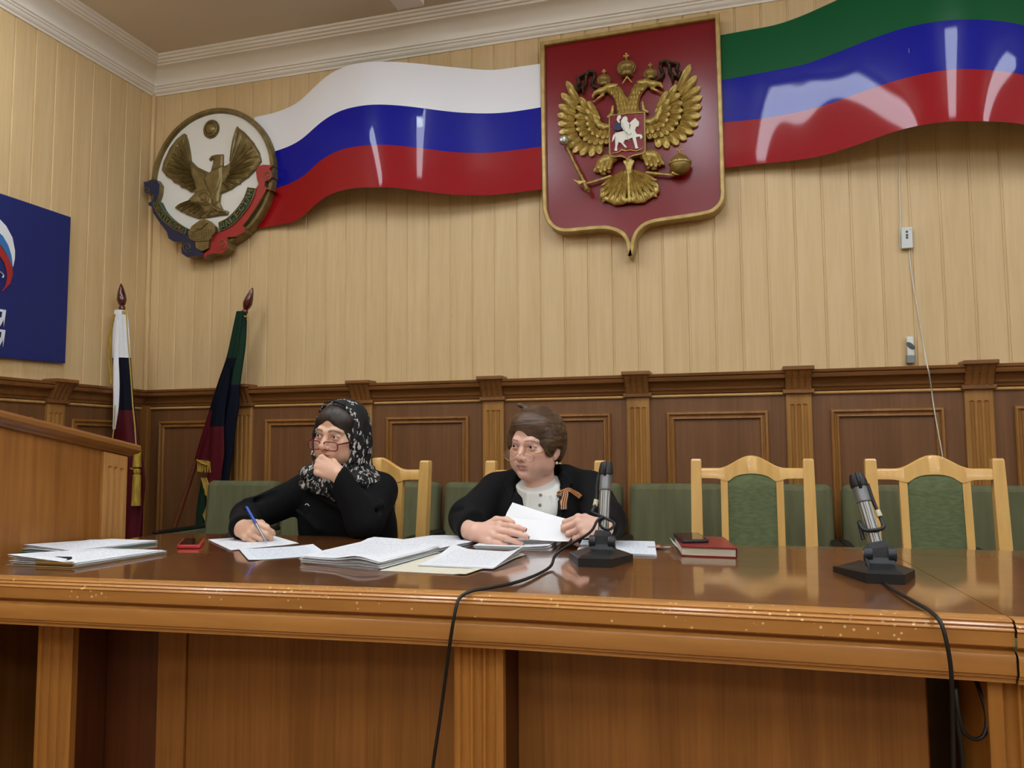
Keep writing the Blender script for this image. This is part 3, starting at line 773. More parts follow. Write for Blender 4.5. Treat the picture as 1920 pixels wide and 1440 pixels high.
arms = thing('coat_of_arms', 'red wall shield with gold frame and a golden two-headed eagle', 'coat of arms', (-.5, 3.79, 1.95))
In = inset(S2, .021); In2 = inset(S2, .0225)
m = MB(); n = len(S2)
A = [(p[0], YS, p[1]) for p in inset(S2, .004)]; O = [(p[0], YS+.004, p[1]) for p in S2]; Ob = [(p[0], 3.795, p[1]) for p in S2]; B = [(p[0], YS, p[1]) for p in inset(S2, .018)]; Bi = [(p[0], YS+.004, p[1]) for p in In]; Bb = [(p[0], YS+.03, p[1]) for p in In]
m.grid([Ob, O, A, B, Bi, Bb], close=True); m.build('frame', 'gold_frame', arms, True, .6)
MB().prism([(p[0], YS+.022, p[1]) for p in clean_inset(S2, .019)], (0, .05, 0)).build('field', 'shield_red', arms)
YE = YS+.020           # the plane the eagle is fixed to
def E2(x, y, dy=0):    # crop coordinates of the eagle -> wall plane
    p = atY(1030+x/4.5, 80+y/4.5, YE); return np.array([p[0], YE-dy, p[2]])
X0 = .5*(E2(655, 300)[0]+E2(672, 640)[0])
def mir(p): return np.array([2*X0-p[0], p[1], p[2]])
SCL = 1/4.5/397.       # metres per crop pixel on the wall
def feather(root, base, tip, w, dy0, dy1, name='feather', mt='gold', par=arms, YE=YE, hk=1.):
    """leaf with raised rim and a midrib; base, tip on the wall plane"""
    base = np.array(base); tip = np.array(tip); ax = tip-base; L = np.linalg.norm(ax); ax = ax/L; sd = np.array([ax[2], 0, -ax[0]]); m = MB(); rows = []
    T = (0, .15, .35, .55, .72, .85, .94, 1.0)
    Wd = (.62, .8, .95, 1.0, .95, .75, .45, .04)
    for t, wf in zip(T, Wd):
        c = base+ax*L*t; y = YE-(dy0+(dy1-dy0)*t)
        q = w*wf
        r = []
        for u, hh in ((-1, -.012), (-1, .002), (-.78, .0045), (-.5, .0015), (0, .0055), (.5, .0015), (.78, .0045), (1, .002), (1, -.012)):
            v = c+sd*q*u; r.append((v[0], y-hh*hk*(1 if hh < 0 else min(1, 2.2*(1.03-t)))*1.0, v[2]))
        rows.append(r)
    m.grid(rows); return m.build(name, mt, par, True, 1.1)
# wing feathers measured on the right wing, mirrored to the left
prim = [((1085, 420), (1193, 188)), ((1105, 455), (1245, 283)), ((1118, 500), (1275, 378)), ((1125, 545), (1290, 458)), ((1128, 590), (1288, 540)), ((1122, 635), (1278, 622)),
        ((1108, 680), (1256, 702)), ((1085, 720), (1214, 772)), ((1050, 755), (1158, 826)), ((1010, 780), (1090, 868)), ((965, 800), (1000, 898)), ((915, 805), (925, 892))]
sec = [((1000, 500), (1075, 370)), ((1010, 520), (1108, 445)), ((1022, 560), (1128, 520)), ((1025, 600), (1130, 585)), ((1022, 640), (1118, 645)), ((1005, 675), (1092, 700)), ((980, 705), (1055, 755)),
       ((950, 730), (1010, 790)), ((915, 745), (962, 812)), ((880, 755), (905, 822)), ((845, 760), (855, 828))]
ter = [((920, 580), (1003, 432)), ((935, 600), (1020, 500)), ((945, 625), (1030, 560)), ((945, 650), (1025, 620)), ((935, 675), (1010, 675)), ((915, 700), (980, 722)), ((885, 715), (935, 760)), ((850, 720), (885, 785)), ((820, 722), (838, 790))]
for sgn in (1, -1):
    for L_, w, a, b in ((prim, 24, .012, .012), (sec, 21, .022, .024), (ter, 20, .030, .034)):
        for p, q in L_:
            P_, Q_ = E2(*p), E2(*q)
            if sgn < 0: P_, Q_ = mir(P_), mir(Q_)
            feather(arms, P_, Q_, w*SCL*1.42, a, b, hk=1.7)
def fld(pts_r, both=True): pass
lo = E2(60, 1400); hi = E2(1310, 60)
fd = Field((lo[0]-.02, YE-.085, lo[2]-.02), (hi[0]+.02, YE+.004, hi[2]+.02), .0034)
def st(pts, rs, k=.006, dy=.012, mode='add', both=True, flat=1.):
    for sg in ((1, -1) if both else (1,)):
        P_ = [E2(x_, y_, dy) for x_, y_ in pts]
        if sg < 0: P_ = [mir(p) for p in P_]
        R_ = [r*SCL for r in rs] if not np.isscalar(rs) else rs*SCL
        fd.chain([tuple(p) for p in P_], R_, k, mode, sc=(1, flat, 1))
# wing shoulder
st([(820, 690), (860, 690), (900, 665), (930, 620), (945, 570), (975, 500), (998, 450)], [28, 30, 30, 27, 22, 16, 8], dy=.026)
st([(900, 600), (915, 575), (930, 600)], [8, 9, 8], dy=.03)
# breast, necks, heads
st([(672, 640), (676, 900)], [110, 100], dy=.004, both=False, flat=2.6)
st([(700, 630), (705, 560), (715, 490), (745, 420), (790, 380)], [52, 50, 48, 46, 42], dy=.016, flat=1.5)
st([(770, 350), (820, 352), (880, 370)], [20, 32, 30], dy=.02)
st([(740, 345), (775, 352)], [5, 16], dy=.022); st([(725, 372), (770, 378)], [5, 14], dy=.022); st([(722, 400), (760, 405)], [5, 14], dy=.02)
st([(890, 360), (935, 368), (958, 390), (962, 408)], [24, 18, 10, 4], dy=.022)
st([(870, 405), (910, 418), (950, 440), (990, 425)], [14, 9, 6, 3], dy=.02)
st([(790, 520), (800, 580), (835, 598), (830, 580)], [14, 16, 9, 4], dy=.016)
# legs: feathered thigh, shank, claws
st([(800, 960), (860, 970), (905, 985), (960, 1030), (978, 1045)], [40, 52, 44, 16, 5], dy=.02)
st([(880, 1010), (895, 1070), (870, 1085)], [34, 18, 6], dy=.022); st([(850, 1010), (845, 1065), (830, 1075)], [30, 16, 6], dy=.022); st([(925, 1005), (935, 1055)], [30, 8], dy=.022)
st([(830, 1112), (900, 1120), (1000, 1130), (1050, 1130), (1090, 1100)], [16, 13, 12, 13, 10], dy=.024)
for a in ((1065, 1075), (1095, 1110), (1130, 1110), (1150, 1090)): st([(1050, 1130), (.5*(1050+a[0])+5, a[1]+30), a], [11, 9, 5], dy=.052)
# tail: fan of scrolls
st([(680, 1010), (680, 1200), (682, 1355)], [30, 22, 14], dy=.026, both=False)
st([(640, 1020), (678, 1110)], [12, 12], dy=.03, both=False); st([(715, 1020), (680, 1110)], [12, 12], dy=.03, both=False)
st([(690, 1130), (730, 1210), (750, 1290), (715, 1340)], [22, 22, 24, 26], dy=.024, flat=1.3)
st([(700, 1110), (770, 1175), (830, 1230), (815, 1300), (760, 1335)], [26, 26, 28, 28, 24], dy=.020, flat=1.4)
st([(720, 1130), (800, 1165), (870, 1195), (905, 1165)], [18, 22, 24, 10], dy=.018, flat=1.4)
st([(850, 1200), (900, 1215), (905, 1260), (880, 1290), (912, 1312)], [22, 24, 24, 18, 6], dy=.018, flat=1.4)
st([(840, 1260), (845, 1305), (800, 1335), (740, 1350)], [20, 22, 24, 20], dy=.018, flat=1.4)
st([(775, 1250), (765, 1290)], [5, 7], dy=.034, mode='cut', k=.003); st([(722, 1200), (738, 1270)], [4, 5], dy=.04, mode='cut', k=.003)
st([(815, 1255), (800, 1300), (770, 1312)], [4, 5, 3], dy=.036, mode='cut', k=.003); st([(870, 1215), (880, 1250), (862, 1275)], [4, 5, 3], dy=.034, mode='cut', k=.003)
# cut feather lines into necks and thighs
for q in range(6):
    y_ = 440+q*34; st([(690+q*3, y_+40), (720, y_+10)], [6.5, 5], k=.001, dy=.040, mode='cut'); st([(745-q*3, y_+30), (718, y_+8)], [6.5, 5], k=.001, dy=.040, mode='cut')
for a in ((820, 985), (860, 1000), (900, 1005)): st([(a[0], a[1]), (a[0]+12, a[1]+28), (a[0]+30, a[1]+6)], 6, k=.001, dy=.050, mode='cut')
st([(735, 1215), (760, 1270)], 6, k=.001, dy=.038, mode='cut'); st([(800, 1210), (835, 1235)], 6, k=.001, dy=.036, mode='cut')
for a in ((640, 380), (760, 355)): pass
st([(700, 350), (660, 300)], [8, 7], dy=.02)       # ribbon up to the middle crown
V, Fq = fd.mesh(); np_obj('eagle_body', relax(V, Fq, 1, .4), Fq, 'gold', arms)
for sg in (1, -1):   # small neck, thigh and tail feathers laid over the carved body
    nf = []
    for r_, (cx, cy, sp) in enumerate(((770, 400, 20), (742, 432, 24), (722, 470, 26), (712, 512, 27), (706, 555, 28), (702, 598, 30))):
        for k in (-1, 0, 1): nf.append(((cx+k*sp*.8+8, cy-34), (cx+k*sp, cy+32), 13, .030, .036))
    for cx, cy in ((815, 985), (850, 992), (888, 998), (922, 1004), (832, 1030), (868, 1036), (904, 1040)): nf.append(((cx-14, cy-42), (cx+6, cy+34), 15, .040, .044))
    for tx, ty in ((722, 1352), (765, 1352), (812, 1340), (858, 1312), (898, 1278), (915, 1232), (912, 1180)): nf.append(((684+(tx-684)*.15, 1090+(ty-1090)*.12), (tx, ty), 13, .036, .032))
    for p, q, w, a, b in nf:
        P_, Q_ = E2(*p), E2(*q)
        if sg < 0: P_, Q_ = mir(P_), mir(Q_)
        feather(arms, P_, Q_, w*SCL*1.25, a, b, hk=1.3)
# crowns
def crown(px, py, s, name='crown'):
    c = E2(px, py, .018); u = SCL*s
    m = MB(); m.lathe([(0, 0), (36*u, 0), (40*u, 6*u), (38*u, 14*u), (42*u, 24*u), (54*u, 40*u), (57*u, 58*u), (50*u, 76*u), (34*u, 90*u), (14*u, 97*u), (8*u, 102*u), (7*u, 116*u), (0, 118*u)], tuple(c), n=20)
    for k in range(20):
        a = 2*PI*k/20; m.lathe([(0, -4*u), (4*u, 0), (0, 4*u)], (c[0]+40*u*math.cos(a), c[1]+40*u*math.sin(a), c[2]+8*u), n=6)
    for k in range(12):
        a = 2*PI*k/12; pts = [(c[0]+r*u*math.cos(a), c[1]+r*u*math.sin(a), c[2]+h_*u) for r, h_ in ((42, 24), (56, 42), (58, 58), (51, 76), (34, 91))]; m.tube(pts, 3.4*u, 5)
    o = m.build(name, 'gold_dark', arms, True, 1.)
    m = MB()
    for k in range(4):
        a = PI/2*k+0; d = np.array([math.cos(a), 0, math.sin(a)])
        cc = np.array([c[0], c[1], c[2]+134*u]); m.tube([cc, cc+d*18*u], [4*u, 9*u], 6)
    m.build('cross', 'gold', o)
crown(657, 296, 1.32); crown(858, 325, .95); 
pl_ = mir(E2(858, 325)); 
def crop_of(p):   # crop coordinates of a wall point
    v = np.array([p[0], p[1], p[2]-CAMZ]); z = v@_fw; return ((960+F*(v@_rt)/z-1030)*4.5, (720-F*(v@_up)/z-80)*4.5)
crown(*crop_of(pl_), .95)
# ribbons from the crowns
for sg in (1, -1):
    f3 = Field((lo[0]-.02, YE-.06, E2(600, 500)[2]), (hi[0]+.02, YE+.002, hi[2]+.03), .003)
    for pts, rs in (([(905, 335), (945, 315), (965, 275), (940, 215), (945, 185), (985, 172), (1015, 205), (1020, 260), (1045, 300), (1040, 348)], [8, 9, 10, 10, 10, 9, 10, 11, 11, 5]),
                    ([(985, 175), (1030, 185), (1090, 195), (1075, 235), (1105, 270), (1090, 305), (1060, 290)], [7, 8, 9, 9, 9, 9, 5])):
        P_ = [E2(*p, .014) for p in pts]; P_ = [mir(p) for p in P_] if sg < 0 else P_
        P_ = [(p[0], p[1]-.008*math.sin(i*1.7), p[2]) for i, p in enumerate(P_)]
        f3.chain(P_, [r*1.5*SCL for r in rs], .002, sc=(1, .6, 1))
    V, Fq = f3.mesh(); np_obj('ribbon', V, Fq, 'bronze_dark', arms)
# centre shield with horseman
YC = .045
cs_ = [(515, 645), (665, 625), (820, 615), (822, 780), (825, 930), (818, 960), (790, 972), (725, 985), (690, 1000), (675, 1030), (655, 1005), (620, 990), (560, 998), (530, 990), (518, 960), (516, 800)]
c3 = [tuple(E2(a, b)[[0, 2]]) for a, b in cs_]
rim = MB(); o_ = c3; i_ = inset(c3, .006)
rim.grid([[(p[0], YE-.01, p[1]) for p in o_], [(p[0], YE-YC-.004, p[1]) for p in o_], [(p[0], YE-YC-.004, p[1]) for p in i_], [(p[0], YE-YC+.004, p[1]) for p in i_]], close=True)
hs = rim.build('inner_shield', 'gold_dark', arms)
MB().prism([(p[0], YE-YC, p[1]) for p in inset(c3, .005)], (0, .03, 0)).build('inner_field', 'red_enamel', hs)
def flat(pts, name, mt, d0, d1):
    MB().prism([tuple(E2(a, b, d0)) for a, b in pts], (0, -(d1-d0), 0)).build(name, mt, hs)
flat([(555, 815), (575, 795), (600, 790), (640, 780), (690, 770), (700, 730), (690, 715), (715, 690), (740, 670), (750, 685), (770, 705), (765, 740), (745, 745), (735, 775), (750, 805), (790, 810), (800, 830), (785, 850), (772, 825), (742, 832), (755, 900), (765, 925), (740, 928), (728, 880), (712, 835), (680, 850), (650, 855), (640, 880), (670, 915), (655, 920), (618, 878), (600, 870), (585, 910), (588, 945), (565, 945), (572, 900), (570, 850), (575, 820), (560, 850), (545, 870), (548, 840)], 'horse', 'white_paint', YC, YC+.008)
flat([(620, 700), (640, 668), (660, 660), (675, 675), (672, 700), (690, 720), (690, 770), (705, 800), (690, 815), (665, 790), (640, 775), (622, 740)], 'rider', 'white_paint', YC+.006, YC+.014)
flat([(553, 735), (575, 715), (600, 712), (625, 735), (628, 765), (600, 780), (570, 775), (555, 760)], 'cloak', 'blue_enamel', YC+.004, YC+.012)
flat([(583, 690), (595, 655), (615, 650), (622, 672), (605, 690), (615, 715), (600, 715)], 'raised_arm', 'white_paint', YC+.006, YC+.013)
MB().tube([E2(628, 715, YC+.016), E2(688, 865, YC+.014)], .0016, 6).build('lance', 'silver', hs)
MB().tube([E2(*q, YC+.004) for q in ((540, 965), (600, 955), (625, 935), (655, 945), (700, 938), (740, 945), (790, 930), (800, 915))], [.002, .003, .004, .003, .004, .003, .003, .001], 6).build('dragon', 'gold', hs)
# sceptre and orb
a, b = E2(165, 915, .05), E2(355, 1300, .05); L_ = np.linalg.norm(b-a); d_ = (b-a)/L_
m = MB(); m.lathe([(0, 0), (14*SCL, .0), (22*SCL, .004), (14*SCL, .01), (13*SCL, L_*.38), (17*SCL, L_*.40), (13*SCL, L_*.42), (20*SCL, L_*.46), (15*SCL, L_*.5), (15*SCL, L_*.6), (22*SCL, L_*.62), (16*SCL, L_*.66), (16*SCL, L_*.84), (22*SCL, L_*.88), (26*SCL, L_*.92), (14*SCL, L_*.95), (18*SCL, L_*.97), (2*SCL, L_)], tuple(a), tuple(d_), n=12)
sc_ = m.build('sceptre', 'gold_dark', arms, True, .8)
bm = bmesh.new(); bmesh.ops.create_icosphere(bm, subdivisions=2, radius=44*SCL); c = E2(140, 855, .05); bm.verts.index_update()
m = MB().add([(v.co.x+c[0], v.co.y+c[1], v.co.z+c[2]) for v in bm.verts], [[v.index for v in f.verts] for f in bm.faces]); bm.free(); m.build('sceptre_head', 'silver', sc_)
c = E2(1110, 1060, .045); u = SCL
m = MB(); m.lathe([(86*u*math.sin(PI*i/14), -86*u*math.cos(PI*i/14)) for i in range(15)], tuple(c), n=22)
orb = m.build('orb', 'gold_dark', arms, True)
m = MB(); m.lathe([(86*u, -8*u), (92*u, -8*u), (94*u, 0), (92*u, 8*u), (86*u, 8*u)], (c[0], c[1], c[2]+14*u), n=22); m.lathe([(12*u, 80*u), (16*u, 92*u), (8*u, 100*u), (6*u, 116*u)], tuple(c), n=10)
for k in range(22):
    a_ = 2*PI*k/22; m.lathe([(0, -6*u), (6*u, 0), (0, 6*u)], (c[0]+92*u*math.cos(a_), c[1]+92*u*math.sin(a_), c[2]+22*u), n=6)
for k in range(4):
    a_ = PI/2*k; cc = np.array([c[0], c[1], c[2]+128*u]); m.tube([cc, cc+np.array([math.cos(a_), 0, math.sin(a_)])*20*u], [4*u, 9*u], 6)
m.build('orb_band', 'gold', orb, True, .8)
# ================================================================== ROUND EMBLEM
mat('bronze', '#6b5a30', .38, .4, vary=('#837144', 20)); mat('emblem_white', '#dedcd2', .5); mat('emblem_navy', '#0c1840', .3, coat=.3); mat('emblem_red', '#9c1c1c', .35, coat=.2); mat('emblem_green', '#123a24', .4); mat('letter_gold', '#7d6d42', .4, .4)
YD = 3.745
def D2(x, y, dy=0):
    p = atY(260+x/4.5, 180+y/4.5, YD); return np.array([p[0], YD-dy, p[2]])
emb = thing('round_emblem', 'round white wall emblem with a bronze eagle and a blue and red ribbon', 'emblem', (-2.84, 3.79, 2.1))
CX, CZ, RR = -2.846, 2.563, .402
m = MB(); prof = [(RR, -.045), (RR, .012), (RR-.004, .018), (RR-.022, .018), (RR-.027, .008), (RR-.03, -.002)]
m.grid([[(CX+r*math.cos(2*PI*j/72), YD-h_, CZ+r*math.sin(2*PI*j/72)) for j in range(72)] for r, h_ in prof], close=True)
m.build('rim', 'bronze', emb, True, .7)
m = MB(); m.grid([[(CX+r*math.cos(2*PI*j/72), YD+y_, CZ+r*math.sin(2*PI*j/72)) for j in range(72)] for r, y_ in ((.001, .0), (RR-.026, .0), (RR-.026, .04))], close=True); m.build('disc', 'emblem_white', emb)
# sun
c = D2(617, 282, .0); u = 1/4.5/360.
m = MB(); m.lathe([(72*u, 0), (70*u, .012), (58*u, .014), (55*u, .008), (50*u, .014), (25*u, .02), (0, .021)], tuple(c), (0, -1, 0), n=28)
for k in range(28):
    a = 2*PI*k/28; e = (c[0]+76*u*math.cos(a), c[1], c[2]+84*u*math.sin(a)*.95); m.lathe([(9*u, 0), (8*u, .008), (0, .011)], e, (0, -1, 0), n=7)
m.build('sun', 'bronze', emb, True, .9)
# eagle as carved relief
lo = D2(190, 1060); hi = D2(1060, 250)
g = Field((lo[0]-.02, YD-.05, lo[2]-.02), (hi[0]+.02, YD+.008, hi[2]+.02), .0028)
def pl(pts, th, k=.004, dn=0):
    """flat-topped plate from an outline"""
    P_ = np.array([D2(a, b)[[0, 2]] for a, b in pts])
    sl, X, Y, Z = g.sub((P_[:, 0].min()-.02, YD-.05, P_[:, 1].min()-.02), (P_[:, 0].max()+.02, YD+.02, P_[:, 1].max()+.02))
    x_, z_ = X[:, 0, :], Z[:, 0, :]; d = np.full(x_.shape, 9., np.float32); ins = np.zeros(x_.shape, bool)
    for i in range(len(P_)):
        a, b = P_[i-1], P_[i]; ab = b-a; t = np.clip(((x_-a[0])*ab[0]+(z_-a[1])*ab[1])/(ab@ab+1e-12), 0, 1)
        d = np.minimum(d, np.hypot(x_-a[0]-t*ab[0], z_-a[1]-t*ab[1]))
        cnd = ((a[1] > z_) != (b[1] > z_)) & (x_ < (b[0]-a[0])*(z_-a[1])/(b[1]-a[1]+1e-12)+a[0]); ins ^= cnd
    d = np.where(ins, -d, d)[:, None, :]
    top = (YD-th)-Y+np.clip(d+.010, 0, .01)*.5
    g.put(sl, np.maximum(d, np.maximum(top, Y-YD-.004)).astype(np.float32), k, 'add')
def ln(pts, r, dy, mode='cut', k=.0015):
    if mode == 'cut': r = r*2.3; dy = dy-.003
    g.chain([tuple(D2(a, b, dy)) for a, b in pts], r*u if np.isscalar(r) else [q*u for q in r], k, mode)
pl([(385, 325), (410, 330), (412, 450), (445, 545), (500, 600), (560, 630), (615, 655), (640, 560), (635, 530), (610, 555), (602, 535), (625, 508), (660, 500), (722, 495), (720, 600), (760, 585), (800, 540), (835, 440), (840, 265), (900, 310), (970, 390), (1025, 480), (1042, 555), (1000, 620), (930, 690), (850, 745), (790, 790), (700, 830), (690, 900), (720, 965), (765, 975), (760, 1005), (700, 1010), (620, 1025), (540, 1035), (530, 1020), (590, 985), (560, 990), (520, 1040), (430, 1010), (320, 950), (400, 905), (500, 825), (430, 800), (330, 740), (245, 680), (205, 630), (220, 560), (270, 450), (330, 370)], .016)
pl([(440, 880), (500, 820), (560, 800), (615, 810), (630, 860), (620, 920), (580, 935), (520, 915), (460, 915)], .024)
pl([(630, 640), (715, 600), (715, 700), (690, 900), (650, 940), (625, 860), (600, 800), (560, 700)], .024)
for k in range(7):
    t = k/6; ln([(395-20*t, 340+30*t), (300-70*t+20, 480+120*t), ], 2.6, .017)
for k in range(6):
    t = k/5; ln([(330+10*t-60*t, 400+230*t), (430+25*t, 560+180*t)], 3, .018)
for k in range(6):
    t = k/5; ln([(850+20*t, 280+45*t), (870+110*t*1.2, 420+110*t)], 2.5, .017) if False else None
for k in range(7):
    t = k/6; ln([(850+170*t, 290+230*t), (840+60*t, 420+120*t), (800+60*t, 560+90*t), (740+40*t, 690+40*t)], 3, .018)
for k in range(5):
    t = k/4; ln([(480+35*t, 620+55*t), (560+20*t, 660+60*t), (590+15*t, 760+30*t)], 3, .019)
for k in range(5):
    t = k/4; ln([(345+160*t, 945+75*t), (450+90*t, 890+85*t)], 3, .018)
ln([(712, 610), (712, 700), (680, 800), (640, 880)], 3, .026)
ln([(585, 865), (575, 890), (545, 890), (530, 865), (550, 835), (590, 835), (612, 865), (600, 905), (560, 925)], 3.5, .026)
for k in range(3):
    for j in range(6): g.ell(tuple(D2(640+j*11, 625+k*14, .024)), (.0025, .0025, .0025), .001)
for q in ((600, 1010), (650, 985), (700, 985), (740, 985)): ln([(650, 950), q], [14, 8], .02, 'add', .004)
LT = [((440, 560), (395, 322)), ((442, 580), (345, 360)), ((445, 600), (300, 415)), ((450, 620), (262, 480)), ((455, 640), (232, 550)), ((462, 665), (207, 622)), ((470, 690), (240, 676)), ((480, 715), (298, 725)), ((490, 745), (362, 765)), ((500, 775), (432, 800))]
RT = [((795, 560), (842, 262)), ((800, 575), (888, 300)), ((800, 590), (935, 345)), ((798, 605), (980, 400)), ((795, 620), (1015, 460)), ((790, 640), (1040, 545)), ((780, 660), (1002, 620)), ((765, 690), (940, 683)), ((750, 715), (868, 740)), ((730, 740), (795, 788))]
TT = [((470, 890), (318, 950)), ((490, 905), (360, 978)), ((515, 920), (408, 1002)), ((540, 935), (460, 1020)), ((560, 950), (515, 1040))]
for q, w_ in ((LT, 23), (RT, 23), (TT, 20)):
    for k, (b_, t_) in enumerate(q): feather(emb, D2(*b_), D2(*t_), w_/4.5/360., .014+.0012*(k % 2), .012, 'feather', 'bronze', emb, YD, 2.)
V, Fq = g.mesh(); np_obj('eagle', relax(V, Fq, 1, .35), Fq, 'bronze', emb)
# ribbons
def plate(pts, name, mt, d0, d1, side=None, par=emb):
    P_ = [tuple(D2(a, b, d0)) for a, b in pts]
    return MB().prism(P_, (0, -(d1-d0), 0), 0, 1).build(name, [mt, side or 'bronze'], par)
navy = [(85, 760), (78, 742), (110, 738), (150, 720), (190, 725), (215, 765), (210, 830), (195, 880), (180, 910), (200, 960), (260, 1030), (340, 1110), (430, 1165), (500, 1190), (530, 1240), (540, 1290), (580, 1345), (585, 1380), (540, 1355), (500, 1365), (440, 1370), (400, 1340), (395, 1290), (420, 1245), (330, 1240), (290, 1215), (275, 1160), (220, 1090), (160, 1000), (150, 950), (125, 940), (115, 920), (155, 900), (165, 850), (140, 830), (100, 840), (85, 815)]
red = [(1160, 602), (1135, 635), (1155, 660), (1160, 700), (1130, 730), (1095, 740), (1095, 780), (1160, 815), (1110, 800), (1075, 870), (1020, 960), (950, 1060), (910, 1110), (935, 1125), (925, 1160), (850, 1200), (780, 1205), (790, 1250), (785, 1300), (740, 1340), (660, 1340), (620, 1350), (590, 1385), (585, 1345), (640, 1300), (650, 1210), (700, 1170), (800, 1100), (900, 1000), (970, 900), (1020, 800), (1045, 760), (1030, 720), (1022, 660), (1035, 615), (1080, 598)]
rb = plate(navy, 'blue_ribbon', 'emblem_navy', -.03, .036); rr = plate(red, 'red_ribbon', 'emblem_red', -.03, .036)
def scroll(cx, cy, r, sg, par):
    pts = [D2(cx+sg*r*(1-t*.85)*math.cos(t*9.5+.6), cy+r*(1-t*.85)*math.sin(t*9.5+.6), .038) for t in np.linspace(0, 1, 26)]
    MB().tube(pts, .0022, 5).build('scroll_line', 'letter_gold', par)
scroll(112, 815, 34, 1, rb); scroll(450, 1290, 45, 1, rb); scroll(1118, 690, 40, -1, rr); scroll(742, 1262, 45, -1, rr)
# name bands with raised letters
def band(word, inner, outer, bg, name):
    I_ = smooth_path([(a, b, 0) for a, b in inner], 6); O_ = smooth_path([(a, b, 0) for a, b in outer], 6)
    def pt(k, t, dy):
        i = k*(len(I_)-1); a = int(min(i, len(I_)-2)); f = i-a
        p = [(1-f)*I_[a][q]+f*I_[a+1][q] for q in (0, 1)]; o_ = [(1-f)*O_[a][q]+f*O_[a+1][q] for q in (0, 1)]
        return tuple(D2(p[0]*(1-t)+o_[0]*t, p[1]*(1-t)+o_[1]*t, dy))
    m = MB(); N = 24
    rows = [[pt(i/N, 0, -.02), pt(i/N, 0, .040), pt(i/N, 1, .040), pt(i/N, 1, -.02)] for i in range(N+1)]
    m.grid(rows); m.add(rows[0], [(0, 1, 2, 3)]); m.add(rows[-1], [(3, 2, 1, 0)])
    b = m.build(name, bg, emb); m = MB()
    for t in (0, 1): m.tube([pt(i/N, t, .041) for i in range(N+1)], .0026, 5)
    for k in (0, 1): m.tube([pt(k, 0, .041), pt(k, 1, .041)], .0026, 5)
    m.build('band_edge', 'letter_gold', b)
    n = len(word)
    for i, chx in enumerate(word):
        vs, fs = text_mesh(chx, .05, .006, .0007); xs = [v[0] for v in vs]; ys = [v[1] for v in vs]; w = (min(xs)+max(xs))/2; yc = (min(ys)+max(ys))/2
        k = .03+.94*(i+.5)/n; c = np.array(pt(k, .5, .043)); tx = np.array(pt(min(1, k+.02), .5, .043))-np.array(pt(max(0, k-.02), .5, .043)); tx /= np.linalg.norm(tx)
        rx = np.array([-tx[2], 0, tx[0]]); wd = np.linalg.norm(np.array(pt(k, 0, 0))-np.array(pt(k, 1, 0)))
        sx_ = .94*np.linalg.norm(np.array(pt(min(1, k+.47/n), .5, 0))-np.array(pt(max(0, k-.47/n), .5, 0)))*.86/(max(xs)-min(xs)); sy_ = wd*.68/(max(ys)-min(ys))
        q = [c+tx*(v[0]-w)*sx_+rx*(v[1]-yc)*sy_+np.array([0, -v[2]-.001, 0]) for v in vs]
        MB().add(q, fs).build('letter', 'letter_gold', b)
band('РЕСПУБЛИКА', [(207, 903), (250, 985), (320, 1055), (385, 1100), (440, 1130)], [(163, 922), (205, 1015), (285, 1100), (365, 1150), (432, 1180)], 'emblem_green', 'name_band')
band('ДАГЕСТАН', [(715, 1085), (790, 1045), (870, 965), (925, 880), (957, 792)], [(722, 1160), (820, 1110), (915, 1015), (985, 915), (1027, 802)], 'emblem_green', 'name_band')
# clasp with grain pattern
P_ = [(470, 1170), (500, 1120), (560, 1075), (600, 1055), (650, 1075), (695, 1120), (700, 1160), (670, 1200), (645, 1240), (520, 1245), (480, 1220)]
cl = MB().prism([tuple(D2(a, b, .03)) for a, b in P_], (0, -.024, 0)).build('clasp', 'bronze', emb)
m = MB()
for r in range(5):
    for k in range(9):
        c = D2(500+k*20+r*2, 1165+r*17-k*2, .055); m.lathe([(.0042, 0), (.003, .003), (0, .0045)], tuple(c), (0, -1, 0), n=6)
m.build('grain_studs', 'letter_gold', cl)
MB().prism([tuple(D2(a, b, .03)) for a, b in [(525, 1245), (640, 1238), (635, 1300), (585, 1325), (530, 1300)]], (0, -.018, 0)).build('clasp_tail', 'bronze', cl)
MB().prism([tuple(D2(a, b, .054)) for a, b in [(535, 1110), (600, 1075), (640, 1095), (610, 1115), (590, 1140), (545, 1150)]], (0, -.006, 0)).build('hands', 'bronze', cl)
# ================================================================== BLUE BANNER ON THE LEFT WALL
mat('banner_blue', '#0a1d62', .6, bump=(6, .25)); mat('print_white', '#dcdfe2', .6); mat('print_lightblue', '#2d6ca8', .6); mat('print_red', '#a22420', .6)
XB = XL+.012
ban = thing('banner', 'blue cloth banner with white lettering hanging on the left wall', 'banner', (XB, 2.7, 1.48))
yb0, yb1, zb0, zb1 = 1.75, 3.214, 1.487, 2.235
def ripple(y, z): return .006*math.sin(3.2*(y*.9+z*1.4))*math.sin((y-yb0)/(yb1-yb0)*PI)+.004*math.sin(9*(y-.6*z))*math.sin((y-yb0)/(yb1-yb0)*PI)
m = MB(); NY, NZ = 40, 24
fr = [[(XB+.010+ripple(yb0+(yb1-yb0)*i/NY, zb0+(zb1-zb0)*j/NZ), yb0+(yb1-yb0)*i/NY, zb0+(zb1-zb0)*j/NZ+(-.012*math.sin(PI*i/NY) if j == 0 else 0)) for j in range(NZ+1)] for i in range(NY+1)]
m.grid(fr); m.grid([[(p[0]-.003, p[1], p[2]) for p in r] for r in fr], flip=True)
m.build('cloth', 'banner_blue', ban, True)
